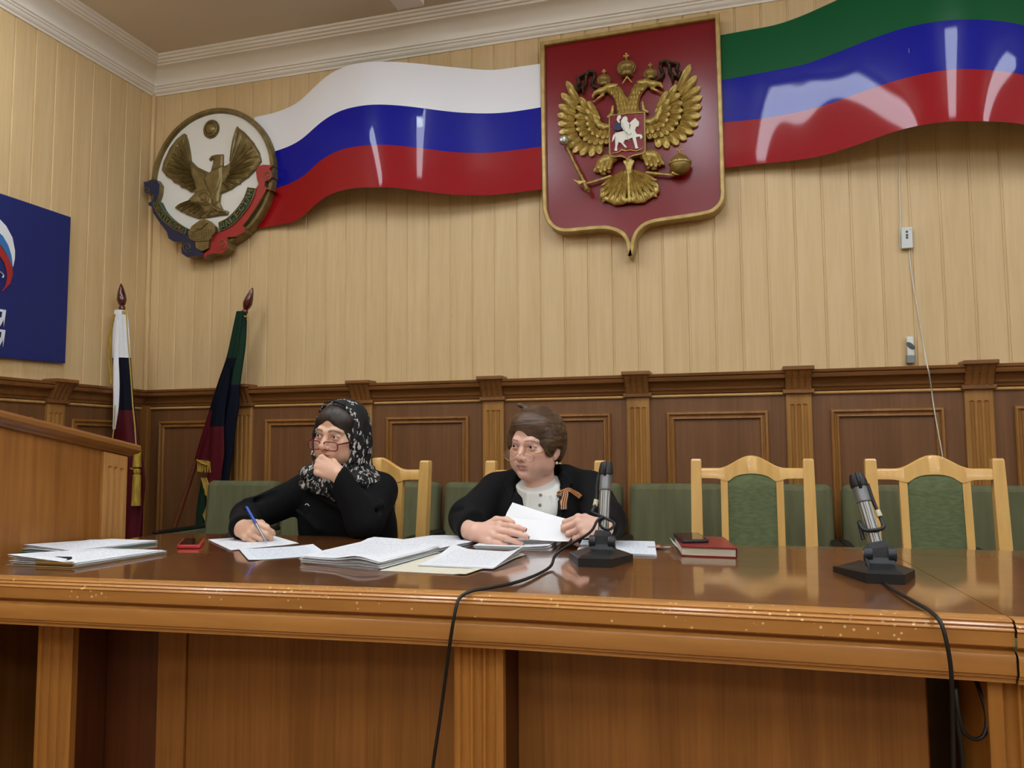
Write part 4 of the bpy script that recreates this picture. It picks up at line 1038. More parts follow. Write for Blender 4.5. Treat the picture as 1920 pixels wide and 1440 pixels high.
def bprint(pts, name, mt, lift=.003):
    """flat print lying on the cloth; pts are (y, z)"""
    V_ = [(0, y, z) for y, z in pts]; bm = bmesh.new(); f = bm.faces.new([bm.verts.new(v) for v in V_]); bm.normal_update(); bmesh.ops.triangulate(bm, faces=[f]); 
    bmesh.ops.subdivide_edges(bm, edges=list(bm.edges), cuts=2, use_grid_fill=True); bmesh.ops.triangulate(bm, faces=list(bm.faces)); bm.verts.index_update()
    m = MB().add([(XB+.010+lift+ripple(v.co.y, v.co.z), v.co.y, v.co.z) for v in bm.verts], [[v.index for v in f.verts] for f in bm.faces]); bm.free()
    return m.build(name, mt, ban)
def BP(x, y): p = atX(x, y, XB); return (p[1], p[2])
# swoosh: three bands around a centre left of the picture edge
def swoosh(outer, inner, name, mt, lift):
    bprint([BP(*p) for p in outer]+[BP(*p) for p in inner[::-1]], name, mt, lift)
o1 = [(-70, 385), (-40, 391), (-10, 405), (8, 424), (20, 446), (25, 470), (25, 485), (22, 500)]
i1 = [(-70, 402), (-40, 410), (-14, 428), (2, 443), (12, 460), (18, 478), (20, 490), (21, 500)]
i2 = [(-70, 420), (-40, 428), (-14, 446), (0, 463), (10, 478), (16, 494), (19, 505), (20, 510)]
i3 = [(-60, 440), (-30, 455), (-8, 475), (4, 492), (9, 508), (10, 522), (7, 535), (0, 546)]
o3 = [(-70, 420), (-30, 433), (-2, 462), (12, 482), (20, 500), (21, 516), (16, 532), (2, 546)]
swoosh(o1, i1, 'white_band', 'print_white', .003); swoosh(i1, i2, 'light_blue_band', 'print_lightblue', .0034); swoosh(o3, i3, 'red_band', 'print_red', .0038)
y_, z_ = BP(-6, 520); m = MB().tube([(XB+.016, y_+.030*math.cos(a)-.01, z_+.016*math.sin(a)+.01) for a in np.linspace(-.6, 2.2, 12)], .004, 5, flat=.5); m.build('curl', 'print_white', ban)
for w, zz in (('ЕДИНАЯ', BP(0, 612)[1]), ('РОССИЯ', BP(0, 650)[1])):
    vs, fs = text_mesh(w, .105, .0006, .0015); xs = [v[0] for v in vs]; k = .62/(max(xs)-min(xs)); yr = BP(3, 620)[0]
    q = [(XB+.0135+ripple(yr+(v[0]-max(xs))*k, zz+v[1])+v[2], yr+(v[0]-max(xs))*k+v[1]*.12, zz+v[1]) for v in vs]
    MB().add(q, fs).build('lettering', 'print_white', ban)
# ================================================================== FLAGS ON POLES
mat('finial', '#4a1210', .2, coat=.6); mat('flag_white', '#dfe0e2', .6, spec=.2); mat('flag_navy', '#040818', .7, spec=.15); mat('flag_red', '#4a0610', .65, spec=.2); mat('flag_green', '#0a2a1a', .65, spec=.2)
mat('fringe', '#b8942a', .6, vary=('#8a6a18', 200, (1, 1, .1))); mat('pole_wood', '#6a3a24', .3, coat=.4); mat('cord_gold', '#b59a3f', .6)
def pole_flag(name, label, foot, tip, secs, cols, seed, polecol='pole_wood'):
    """secs: (t along pole from the tip, left edge, right edge) in metres across the picture plane; cloth hangs in folds"""
    foot = Vector(foot); tip = Vector(tip); ax = (tip-foot).normalized()
    t = thing(name, label, 'flag', tuple(foot))
    MB().tube([foot, tip-ax*.12], .0125, 12).build('pole', polecol, t, True)
    MB().lathe([(0, 0), (.016, 0), (.018, .012), (.012, .02), (.02, .035), (.025, .055), (.021, .085), (.012, .12), (.004, .14), (0, .145)], tuple(tip-ax*.145), tuple(ax), n=18).build('finial', 'finial', t, True, .8)
    MB().lathe([(.0125, 0), (.022, .002), (.022, .02), (.0125, .024)], tuple(tip-ax*.175), tuple(ax), n=14).build('collar', 'cord_gold', t, True, .8)
    return t, foot, tip, ax
def cloth(par, name, rings, mt, folds=5, amp=.3, ph=0.):
    """rings: (centre, half width x, half depth y); closed pleated tube"""
    m = MB(); rows = []; n = 60
    for i, (c, hx, hy) in enumerate(rings):
        r = []
        for j in range(n):
            a = 2*PI*j/n; q = 1+amp*math.sin(folds*a+ph+i*.12)*min(1, i/3+.2)+.12*math.sin(2*a+i*.3+ph)
            r.append((c[0]+hx*q*math.cos(a), c[1]+hy*q*math.sin(a), c[2]))
        rows.append(r)
    m.grid(rows, close=True, flip=True); return m.build(name, mt, par, True, 1.2)
# white-blue-red flag upright in the corner
YA = 3.50
fa, foot, tip, ax = pole_flag('flag_on_pole', 'rolled white, blue and red flag standing in the corner behind the lectern', atY(256, 1215, YA)[:2]+(0,), atY(227, 531, YA), None, None, 1, 'pole_wood')
def R_(y, l, r, Y, hy=.028): a, b = atY(l, y, Y), atY(r, y, Y); return ((a[0]+b[0])/2, Y, a[2]), (b[0]-a[0])/2, hy
def rings(lst, Y, n=5, hy=.028):
    out = []; P_ = smooth_path([(a, b, c) for a, b, c in lst], n)
    for y, l, r in P_:
        (c, hx, h_) = R_(y, l, r, Y, hy); out.append((c, hx, h_))
    return out
def cloth_run(par, lst, Y, hy, stops, folds, amp, ph=0.):
    """one fold of cloth running down the pole; stops: (name, material, lower end) colour after colour"""
    R = rings(lst, Y, 8, hy); P_ = smooth_path([(a, b, c) for a, b, c in lst], 8); ys = [p[0] for p in P_]; n = 60; rows = []
    for i, (c, hx, h_) in enumerate(R):
        r = []
        for j in range(n):
            a = 2*PI*j/n; q = 1+amp*math.sin(folds*a+ph+i*.05)*min(1, i/6+.2)+.10*math.sin(2*a+i*.08+ph)
            r.append((c[0]+hx*q*math.cos(a), c[1]+h_*q*math.sin(a), c[2]))
        rows.append(r)
    k0 = 0
    for name, mt, yend in stops:
        k1 = min(range(len(ys)), key=lambda k: abs(ys[k]-yend)); m = MB(); m.grid(rows[k0:k1+1], close=True, flip=True); m.build(name, mt, par, True, 1.2); k0 = k1
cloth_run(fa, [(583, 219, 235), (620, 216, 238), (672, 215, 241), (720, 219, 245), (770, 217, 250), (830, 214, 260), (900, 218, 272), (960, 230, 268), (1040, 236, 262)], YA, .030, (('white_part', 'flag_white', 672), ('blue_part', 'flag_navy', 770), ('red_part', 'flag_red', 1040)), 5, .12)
cloth_run(fa, [(600, 217, 228), (660, 214, 224), (700, 213, 224), (760, 213, 222), (805, 213, 216)], YA-.022, .012, (('white_fold', 'flag_white', 805),), 3, .1)
def fringe(par, pts, w, n=3): 
    m = MB()
    for k in range(n): m.tube([(p[0]+random.uniform(-1, 1)*w, p[1]-.012-.004*k, p[2]) for p in pts], .004, 5)
    m.build('fringe', 'fringe', par, True)
fringe(fa, [atY(x, y, YA-.02) for x, y in ((219, 590), (213, 615), (210, 640), (209, 670), (211, 700), (213, 722))], .003)
fringe(fa, [atY(x, y, YA-.03) for x, y in ((250, 878), (260, 882), (266, 896), (264, 912), (258, 918))], .003)
m = MB().tube([atY(x, y, YA-.045) for x, y in ((236, 575), (240, 640), (245, 700), (249, 760), (253, 800), (255, 836))], .0035, 6); m.build('cord', 'cord_gold', fa, True)
m = MB().tube([atY(x, y, YA-.045) for x, y in ((216, 760), (214, 800), (210, 830))], .003, 6); m.build('cord', 'cord_gold', fa, True)
def tassel(par, x, y, Y, L, r):
    c = atY(x, y, Y); m = MB(); m.lathe([(0, 0), (r*.7, -.004), (r*.8, -.02), (r*.55, -.03), (r*.85, -.036), (r*.9, -L*.6), (r, -L), (0, -L)], c, n=12); m.build('tassel', 'fringe', par, True, .8)
tassel(fa, 258, 834, YA-.05, .115, .022); tassel(fa, 257, 878, YA-.065, .19, .024)
# green-blue-red flag leaning in the other corner bay
YG = 3.675
fb, foot, tip, ax = pole_flag('flag_on_pole', 'rolled green, blue and red flag with gold fringe leaning against the panelled wall', (atY(330, 975, YG)[0]-.245, 3.69, 0), atY(474, 539, YG), None, None, 2)
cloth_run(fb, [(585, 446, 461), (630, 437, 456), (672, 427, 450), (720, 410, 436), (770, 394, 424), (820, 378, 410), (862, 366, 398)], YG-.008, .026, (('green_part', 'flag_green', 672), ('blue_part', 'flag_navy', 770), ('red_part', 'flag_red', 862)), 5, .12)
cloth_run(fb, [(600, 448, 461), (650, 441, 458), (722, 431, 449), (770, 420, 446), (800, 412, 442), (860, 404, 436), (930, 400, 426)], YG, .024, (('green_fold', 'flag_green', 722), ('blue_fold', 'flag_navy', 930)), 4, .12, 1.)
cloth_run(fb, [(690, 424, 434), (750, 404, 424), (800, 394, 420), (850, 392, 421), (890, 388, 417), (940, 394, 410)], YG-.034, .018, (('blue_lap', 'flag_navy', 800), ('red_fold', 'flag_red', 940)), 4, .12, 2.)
fringe(fb, [atY(x, y, YG-.05) for x, y in ((372, 862), (380, 868), (392, 872))], .002, 2)
m = MB()
for k in range(14):
    x_ = 371+k*1.7; p = atY(x_, 862+k*.25, YG-.055); q = atY(x_+1.5*math.sin(k*2.), 884+2*math.sin(k*3), YG-.055); m.tube([p, q], .0035, 5)
for k in range(66):
    t = (k % 22)/21; xa = 384+16*math.sin(t*2.4)-8*t+(k//22)*4-4; ya_ = 896+68*t; p = atY(xa-2, ya_, YG-.06); q = atY(xa+7*math.sin(k*1.3)*.4+3, ya_+20, YG-.06); m.tube([p, q], .0042, 5)
m.build('fringe', 'fringe', fb, True)
cloth(fb, 'green_tail', rings([(900, 378, 388), (950, 370, 384), (990, 366, 382)], YG-.03, hy=.012), 'flag_green', 3, .1)
# ================================================================== WALL DEVICES AND CABLE
mat('plastic_white', '#cfd3cd', .4); mat('plastic_grey', '#7c817c', .5); mat('cable_white', '#d8d4c6', .5); mat('black_plastic', '#17181a', .42); mat('button', '#4b4f4c', .5)
def wall_box(name, label, cat, x0, y0, x1, y1, d, body=True):
    a = atY(x0, y0, YB-d); b = atY(x1, y1, YB-d); return a, b
a, b = wall_box('', '', '', 1689, 427, 1712, 465, .022)
rc = thing('wireless_receiver', 'small white plastic box with three buttons hanging on the wall cable', 'receiver', (a[0], YB, b[2]))
MB().rbox((a[0], YB-.026, b[2]), (b[0], YB-.001, a[2]), .003).build('case', 'plastic_white', rc)
for k, z in enumerate((.72, .56, .44)):
    c = ((a[0]+b[0])/2, YB-.026, b[2]+(a[2]-b[2])*(z+.06)); MB().lathe([(.005, 0), (.005, .002), (.003, .003), (0, .003)], c, (0, -1, 0), n=10).build('button', 'button', rc)
MB().lathe([(.002, 0), (.002, .001), (0, .001)], (b[0]-.008, YB-.026, a[2]-.012), (0, -1, 0), n=8).build('indicator', 'button', rc)
a, b = wall_box('', '', '', 1699, 631, 1716, 681, .02)
rm = thing('remote_control', 'white remote control in a wall holder above the dado rail', 'remote', (a[0], YB, b[2]))
MB().rbox((a[0]+.001, YB-.024, b[2]+.006), (b[0]-.001, YB-.008, a[2]), .005, 3).build('case', 'plastic_white', rm, True, .8)
MB().rbox((a[0]-.003, YB-.028, b[2]), (b[0]+.001, YB-.0005, b[2]+.035), .003).build('holder', 'plastic_grey', rm)
MB().lathe([(.011, 0), (.011, .001), (0, .0015)], ((a[0]+b[0])/2, YB-.024, b[2]+.075), (0, -1, 0), n=16, sq=1.9).build('button_pad', 'button', rm)
cb = [atY(x, y, YB-.006) for x, y in ((1690, 232), (1688, 290), (1686, 340), (1688, 400), (1687, 440), (1688, 462), (1692, 468))]
tag(MB().tube(smooth_path(cb, 5), .0022, 6).build('wall_cable', 'cable_white', None, True), 'thin white cable running from the green blue red metal flag down to the wall box', 'cable')
def wy(z): return YB-.006 if z > 1.41 else (YB-.092 if z > 1.28 else YB-.03)
cb = []
for x, y in ((1704, 466), (1710, 520), (1719, 570), (1727, 620), (1733, 655), (1738, 683), (1742, 700), (1747, 735), (1752, 770), (1760, 815), (1768, 860), (1776, 920), (1780, 960)):
    z = atY(x, y, YB-.05)[2]; cb.append(atY(x, y, wy(z)))
tag(MB().tube(smooth_path(cb, 5), .0026, 6).build('wall_cable', 'cable_white', None, True), 'white cable hanging from the wall box over the dado rail', 'cable')
# ================================================================== THINGS ON THE TABLE
def paper_mat(name, base='#e3e6ea', ink='#a9b0bb', rows=34, amount=.5):
    m = mat(name, base, .6); N = m.node_tree.nodes; Lk = m.node_tree.links; b = N['Principled BSDF']
    uv = N.new('ShaderNodeUVMap'); sx = N.new('ShaderNodeSeparateXYZ'); Lk.new(uv.outputs['UV'], sx.inputs[0])
    a = N.new('ShaderNodeMath'); a.operation = 'MULTIPLY'; a.inputs[1].default_value = rows; Lk.new(sx.outputs['Y'], a.inputs[0])
    f = N.new('ShaderNodeMath'); f.operation = 'FRACT'; Lk.new(a.outputs[0], f.inputs[0])
    g = N.new('ShaderNodeMath'); g.operation = 'LESS_THAN'; g.inputs[1].default_value = .45; Lk.new(f.outputs[0], g.inputs[0])
    mp = N.new('ShaderNodeMapping'); mp.inputs['Scale'].default_value = (26, rows, 1); Lk.new(uv.outputs['UV'], mp.inputs['Vector'])
    nz = N.new('ShaderNodeTexNoise'); nz.inputs['Scale'].default_value = 1.; nz.inputs['Detail'].default_value = 2; Lk.new(mp.outputs[0], nz.inputs['Vector'])
    h = N.new('ShaderNodeMath'); h.operation = 'GREATER_THAN'; h.inputs[1].default_value = .5; Lk.new(nz.outputs['Fac'], h.inputs[0])
    def inside(sock):
        p = N.new('ShaderNodeMath'); p.operation = 'COMPARE'; p.inputs[1].default_value = .5; p.inputs[2].default_value = .4; Lk.new(sock, p.inputs[0]); return p.outputs[0]
    def mul(x, y):
        p = N.new('ShaderNodeMath'); p.operation = 'MULTIPLY'; Lk.new(x, p.inputs[0])
        if isinstance(y, float): p.inputs[1].default_value = y
        else: Lk.new(y, p.inputs[1])
        return p.outputs[0]
    fac = mul(mul(mul(mul(g.outputs[0], h.outputs[0]), inside(sx.outputs['X'])), inside(sx.outputs['Y'])), amount)
    mx = N.new('ShaderNodeMix'); mx.data_type = 'RGBA'; mx.inputs[6].default_value = lin(base); mx.inputs[7].default_value = lin(ink)
    Lk.new(fac, mx.inputs[0]); Lk.new(mx.outputs[2], b.inputs['Base Color']); return m
paper_mat('paper_print'); paper_mat('paper_table', '#dfe5ec', '#9aa6b6', 22, .6); mat('paper_plain', '#e6e7e8', .6); mat('paper_edge', '#cfd2d6', .7)
mat('folder_cream', '#d8d2bd', .6); mat('board_brown', '#8a7350', .6); mat('folder_green', '#4f8a70', .5); mat('brass', '#a98b4a', .3, .7); mat('dark_clip', '#1d1d1e', .35, .4)
def sheet(par, name, A, B, C, D, mt, z=0, th=.0006, curl=None, nu=14, nv=10):
    """A,B,C,D: table points (near-left, near-right, far-right, far-left); curl(u, v) lifts the sheet"""
    A, B, C, D = [np.array(p[:2]) for p in (A, B, C, D)]
    top = []; 
    for j in range(nv+1):
        v = j/nv; r = []
        for i in range(nu+1):
            u = i/nu; p = A*(1-u)*(1-v)+B*u*(1-v)+C*u*v+D*(1-u)*v
            r.append((p[0], p[1], z+(curl(u, v) if curl else 0)))
        top.append(r)
    m = MB(); m.grid([[(p[0], p[1], p[2]+th) for p in r] for r in top]); n0 = len(m.f)
    m.grid(top, flip=True)
    for e in (top[0], top[-1][::-1], [r[0] for r in top][::-1], [r[-1] for r in top]):
        m.grid([e, [(p[0], p[1], p[2]+th) for p in e]])
    o = m.build(name, mt, par, True, .8)
    uvl = o.data.uv_layers.new(name='UVMap'); k = 0
    off = wloc(par) if par is not None else Vector((0, 0, 0))
    M4 = np.array([[B[0]-A[0], D[0]-A[0]], [B[1]-A[1], D[1]-A[1]]]); Mi = np.linalg.inv(M4)
    for lp in o.data.loops:
        c = o.data.vertices[lp.vertex_index].co+off; uvv = Mi @ (np.array([c.x, c.y])-A); uvl.data[lp.index].uv = (float(uvv[0]), float(uvv[1]))
    return o
def TP(x, y, z=TZ): return atZ(x, y, z)
def jit(P, s, seed):
    r = random.Random(seed); dx, dy, a = r.uniform(-s, s), r.uniform(-s, s), r.uniform(-.5, .5)*s*4
    c = np.mean([p[:2] for p in P], 0); out = []
    for p in P:
        q = np.array(p[:2])-c; out.append((c[0]+q[0]*math.cos(a)-q[1]*math.sin(a)+dx, c[1]+q[0]*math.sin(a)+q[1]*math.cos(a)+dy))
    return out
def par4(A, B, C): A, B, C = [np.array(p[:2]) for p in (A, B, C)]; return [tuple(A), tuple(B), tuple(C), tuple(A+C-B)]
# clipboard in front of the lectern
Q = par4(TP(11, 1061), TP(140, 1066), TP(313, 1038)); z = TZ+.001
cbd = thing('clipboard', 'clipboard with curling white papers, the nearer of the two at the lectern', 'clipboard', (Q[0][0], Q[0][1], TZ))
sheet(cbd, 'board', *Q, 'board_brown', TZ+.0005, .003)
for k in range(5):
    sheet(cbd, 'sheet', *jit([np.array(p)*.97+np.mean(Q, 0)*.03 for p in Q], .004, k), 'paper_print' if k == 4 else 'paper_plain', TZ+.0045+k*.0014, curl=(lambda k: lambda u, v: (.004*k+.002)*(1-v)*max(0, 1-u*.9)+(.012*k/4)*math.exp(-((u-.55)/.22)**2)*v*(1-v)*4*.6)(k))
a = np.array(Q[0]); b = np.array(Q[1]); e = (b-a)/np.linalg.norm(b-a); nn = np.array([-e[1], e[0]])
cl0 = a+e*.09+nn*.006; cl1 = a+e*.20+nn*.006
MB().tube([(*cl0, TZ+.010), (*cl1, TZ+.010)], .0055, 8).build('clip_bar', 'brass', cbd, True); MB().tube([(*(cl0+e*.03), TZ+.008), (*(cl0+e*.03+nn*.03), TZ+.020), (*(cl0+e*.075+nn*.03), TZ+.020), (*(cl0+e*.075), TZ+.008)], .003, 6).build('clip_lever', 'dark_clip', cbd, True)
# second folder behind it
Q = par4(TP(36, 1036), TP(131, 1040), TP(297, 1019)); 
fo = thing('paper_folder', 'green folder full of crumpled white papers, the farther one beside the lectern', 'folder', (Q[0][0], Q[0][1], TZ))
sheet(fo, 'cover', *Q, 'folder_green', TZ+.0005, .002)
for k in range(5):
    sheet(fo, 'sheet', *jit([np.array(p)*.96+np.mean(Q, 0)*.04 for p in Q], .005, k+20), 'paper_print' if k == 4 else 'paper_plain', TZ+.003+k*.0016, curl=(lambda k: lambda u, v: .003*k*(1-v)*(1-u)+(.016*k/4)*math.exp(-((u-.5)/.25)**2)*(1-abs(2*v-1))*.7)(k))
# red phone
mat('phone_red', '#b8202a', .35); mat('glass_black', '#0c0c0f', .08, spec=.6); 
def rrect(P, r, n=4):
    """rounded corners for a 4-point outline"""
    out = []
    for i in range(4):
        p = np.array(P[i][:2]); a = np.array(P[i-1][:2])-p; b = np.array(P[(i+1) % 4][:2])-p; a = a/np.linalg.norm(a)*r; b = b/np.linalg.norm(b)*r
        for k in range(n+1):
            t = k/n; out.append(tuple((1-t)**2*(p+a)+2*t*(1-t)*p+t*t*(p+b)))
    return out
def phone(name, label, P, z, mt, th=.010):
    t = thing(name, label, 'phone', (P[0][0], P[0][1], z)); o = rrect(P, .010)
    m = MB(); rows = [[(x_, y_, z+h_) for x_, y_ in (inset(o, d) if d else o)] for d, h_ in ((.002, 0), (0, .002), (0, th-.002), (.0015, th), (.004, th))]
    m.grid(rows, close=True); m.add(rows[0], [tuple(range(len(o)))[::-1]]); m.add(rows[-1], [tuple(range(len(o)))]); m.build('case', mt, t, True, .7)
    MB().prism([(x_, y_, z+th) for x_, y_ in inset(o, .005)], (0, 0, .0006)).build('screen', 'glass_black', t); return t
P = [TP(331, 1029), TP(375, 1029), TP(388, 1016), TP(343.5, 1016)]
a, b, d = np.array(P[0][:2]), np.array(P[1][:2]), np.array(P[3][:2]); 
phone('smartphone', 'smartphone in a bright red case lying left of the writing woman', [tuple(a), tuple(b), tuple(b+(d-a)), tuple(d)], TZ+.0004, 'phone_red', .011)
# writing pad, sheet in front of it
Q = [TP(433.5, 1033), TP(560, 1021), TP(506.5, 1005), TP(390.5, 1013)]
pad = thing('paper_pad', 'white papers the woman in the headscarf is writing on', 'paper', (*Q[0][:2], TZ))
for k in range(3): sheet(pad, 'sheet', *jit(Q, .002, 40+k), 'paper_print' if k == 2 else 'paper_plain', TZ+.0006+k*.0009, curl=lambda u, v: .004*max(0, u-.8)*5*.5)
Q = [TP(465.8, 1052), TP(612, 1041), TP(586.7, 1023), TP(447.6, 1031)]
tag(sheet(None, 'paper_sheet', *Q, 'paper_table', TZ+.0006, curl=lambda u, v: .006*max(0, u-.75)*4*.6+.003*max(0, .2-u)*4), 'single printed sheet lying in front of the writing pad', 'paper')
# long heap of documents
Q1 = [TP(564, 1056), TP(711, 1069), TP(822, 1038), TP(700, 1022)]; Q2 = [TP(690, 1030), TP(812, 1040), TP(912, 1018), TP(807, 1012)]
st_ = thing('document_stack', 'thick heap of printed documents in the middle of the table', 'paper stack', (*Q1[0][:2], TZ))
for k in range(12):
    sheet(st_, 'sheet', *jit(Q1, .006, 60+k), 'paper_print' if k == 11 else 'paper_plain', TZ+.0006+k*.0016, curl=(lambda k: lambda u, v: (k/12)*(.012*math.exp(-((u-.75)/.2)**2)*(1-v)+.010*v*(v > .8)*(1-abs(u-.4))))(k))
st2 = thing('document_stack', 'printed documents spread towards the hands of the woman in the jacket', 'paper stack', (*Q2[0][:2], TZ))
for k in range(5):
    sheet(st2, 'sheet', *jit(Q2, .005, 80+k), 'paper_print' if k == 4 else 'paper_plain', TZ+.0006+k*.0022+(.004 if k else 0), curl=(lambda k: lambda u, v: .004*k/5*math.sin(PI*u))(k))
Q = [TP(711, 1071), TP(873, 1079), TP(985, 1042), TP(825, 1038)]
tag(sheet(None, 'paper_folder', *Q, 'folder_cream', TZ+.0006, .0012, curl=lambda u, v: .002*(u > .9)), 'cream cardboard folder lying open under the curled papers', 'folder')
Q = [TP(786, 1063), TP(927, 1069), TP(984, 1040), TP(851, 1032)]
t = thing('document_stack', 'papers with upturned corners on the cream folder', 'paper stack', (*Q[0][:2], TZ))
for k in range(3): sheet(t, 'sheet', *jit(Q, .004, 90+k), 'paper_print' if k == 2 else 'paper_plain', TZ+.0030+k*.001, curl=(lambda k: lambda u, v: .022*(k/2)*max(0, u-.72)**2*12*v+.014*(k/2)*max(0, .3-u)**2*11*max(0, v-.5)*2)(k))
Q = [TP(889, 1030), TP(1028, 1034), TP(1050, 1017), TP(916, 1016)]
t = thing('document_stack', 'neat pile of papers under the hands of the woman in the jacket', 'paper stack', (*Q[0][:2], TZ))
for k in range(9): sheet(t, 'sheet', *jit(Q, .005, 110+k), 'paper_print' if k == 8 else 'paper_plain', TZ+.0006+k*.0013, curl=(lambda k: lambda u, v: .006*(k/8)*max(0, u-.7)*3*(1-v))(k))
Q = [TP(1081, 1037), TP(1231, 1044), TP(1228, 1018), TP(1092, 1015)]
t = thing('document_stack', 'stapled papers behind the left-hand microphone', 'paper stack', (*Q[0][:2], TZ))
for k in range(4): sheet(t, 'sheet', *jit(Q, .003, 130+k), 'paper_table' if k == 3 else 'paper_plain', TZ+.0006+k*.0013)
# red notebook, black phone, keys
mat('notebook_red', '#7e0f1c', .4, coat=.2); mat('page_edge', '#cfc9b2', .8, bump=(400, .5, (.02, .02, 1)))
A = TP(1277.5, 1043); B = TP(1383, 1047); C = TP(1357, 1007, TZ+.026); A, B, C = [np.array(p[:2]) for p in (A, B, C)]; Dn = A+C-B
nb = thing('notebook', 'thick red notebook with cream pages', 'notebook', (*A, TZ))
def slab(par, name, P, z0, z1, mt, r=.006):
    o = rrect(P, r); MB().prism([(x_, y_, z0) for x_, y_ in o], (0, 0, z1-z0)).build(name, mt, par)
cen = (A+C)/2; sm = lambda k: [tuple(cen+(p-cen)*k) for p in (A, B, C, Dn)]
slab(nb, 'back_cover', sm(1), TZ+.0005, TZ+.0035, 'notebook_red'); slab(nb, 'pages', sm(.965), TZ+.0035, TZ+.0235, 'page_edge', .003)
e = C-B; MB().prism([(*(B-e*0), TZ+.0035), (*C, TZ+.0035), (*(C+(A-B)*.012), TZ+.0035), (*(B+(A-B)*.012), TZ+.0035)], (0, 0, .02)).build('spine', 'notebook_red', nb)
slab(nb, 'front_cover', sm(1), TZ+.0235, TZ+.0265, 'notebook_red')
lf = [np.array(TP(1262, 1030, TZ+.004)[:2]), np.array(TP(1283, 1042, TZ+.004)[:2])]
sheet(nb, 'loose_sheet', tuple(lf[0]), tuple(lf[1]), tuple(lf[1]+(Dn-A)*.5), tuple(lf[0]+(Dn-A)*.5), 'paper_plain', TZ+.004, curl=lambda u, v: .016*(1-u)+.002)
zt = TZ+.027
P = [np.array(TP(x_, y_, zt+.008)[:2]) for x_, y_ in ((1279, 1013), (1330, 1012), (1309, 999))]
phone('smartphone', 'black smartphone lying on the red notebook', [tuple(P[0]), tuple(P[1]), tuple(P[2]), tuple(P[0]+P[2]-P[1])], zt, 'black_plastic', .009)
mat('key_metal', '#b9b6ae', .3, .8); mat('key_red', '#b06a5a', .4)
kc = np.array(TP(1252, 1030)[:2]); ky = thing('key_ring', 'bunch of small metal keys beside the red notebook', 'keys', (*kc, TZ))
MB().tube([(kc[0]+.014*math.cos(a), kc[1]+.014*math.sin(a), TZ+.006) for a in np.linspace(0, 2*PI, 20)], .0014, 6, caps=False).build('ring', 'key_metal', ky, True)
for k, (ang_, L_) in enumerate(((2.7, .05), (3.3, .045), (.4, .04))):
    d = np.array([math.cos(ang_), math.sin(ang_)]); s_ = np.array([-d[1], d[0]]); b0 = kc+d*.012; z0 = TZ+.002+k*.003
    o = [b0+d*.020*.5*(1-math.cos(t))+s_*.010*math.sin(t) for t in np.linspace(.3, 2*PI-.3, 12)]
    pts = [b0+d*.01+s_*.009, b0+d*.02+s_*.006, b0+d*L_+s_*.003, b0+d*L_-s_*.003, b0+d*.02-s_*.006, b0+d*.01-s_*.009, b0-d*.002-s_*.005, b0-d*.002+s_*.005]
    MB().prism([(*p, z0) for p in pts], (0, 0, .002)).build('key', 'key_metal', ky)
MB().lathe([(.008, 0), (.009, .004), (.005, .009), (0, .01)], (kc[0]-.028, kc[1]+.008, TZ+.001), n=12).build('fob', 'key_red', ky, True)
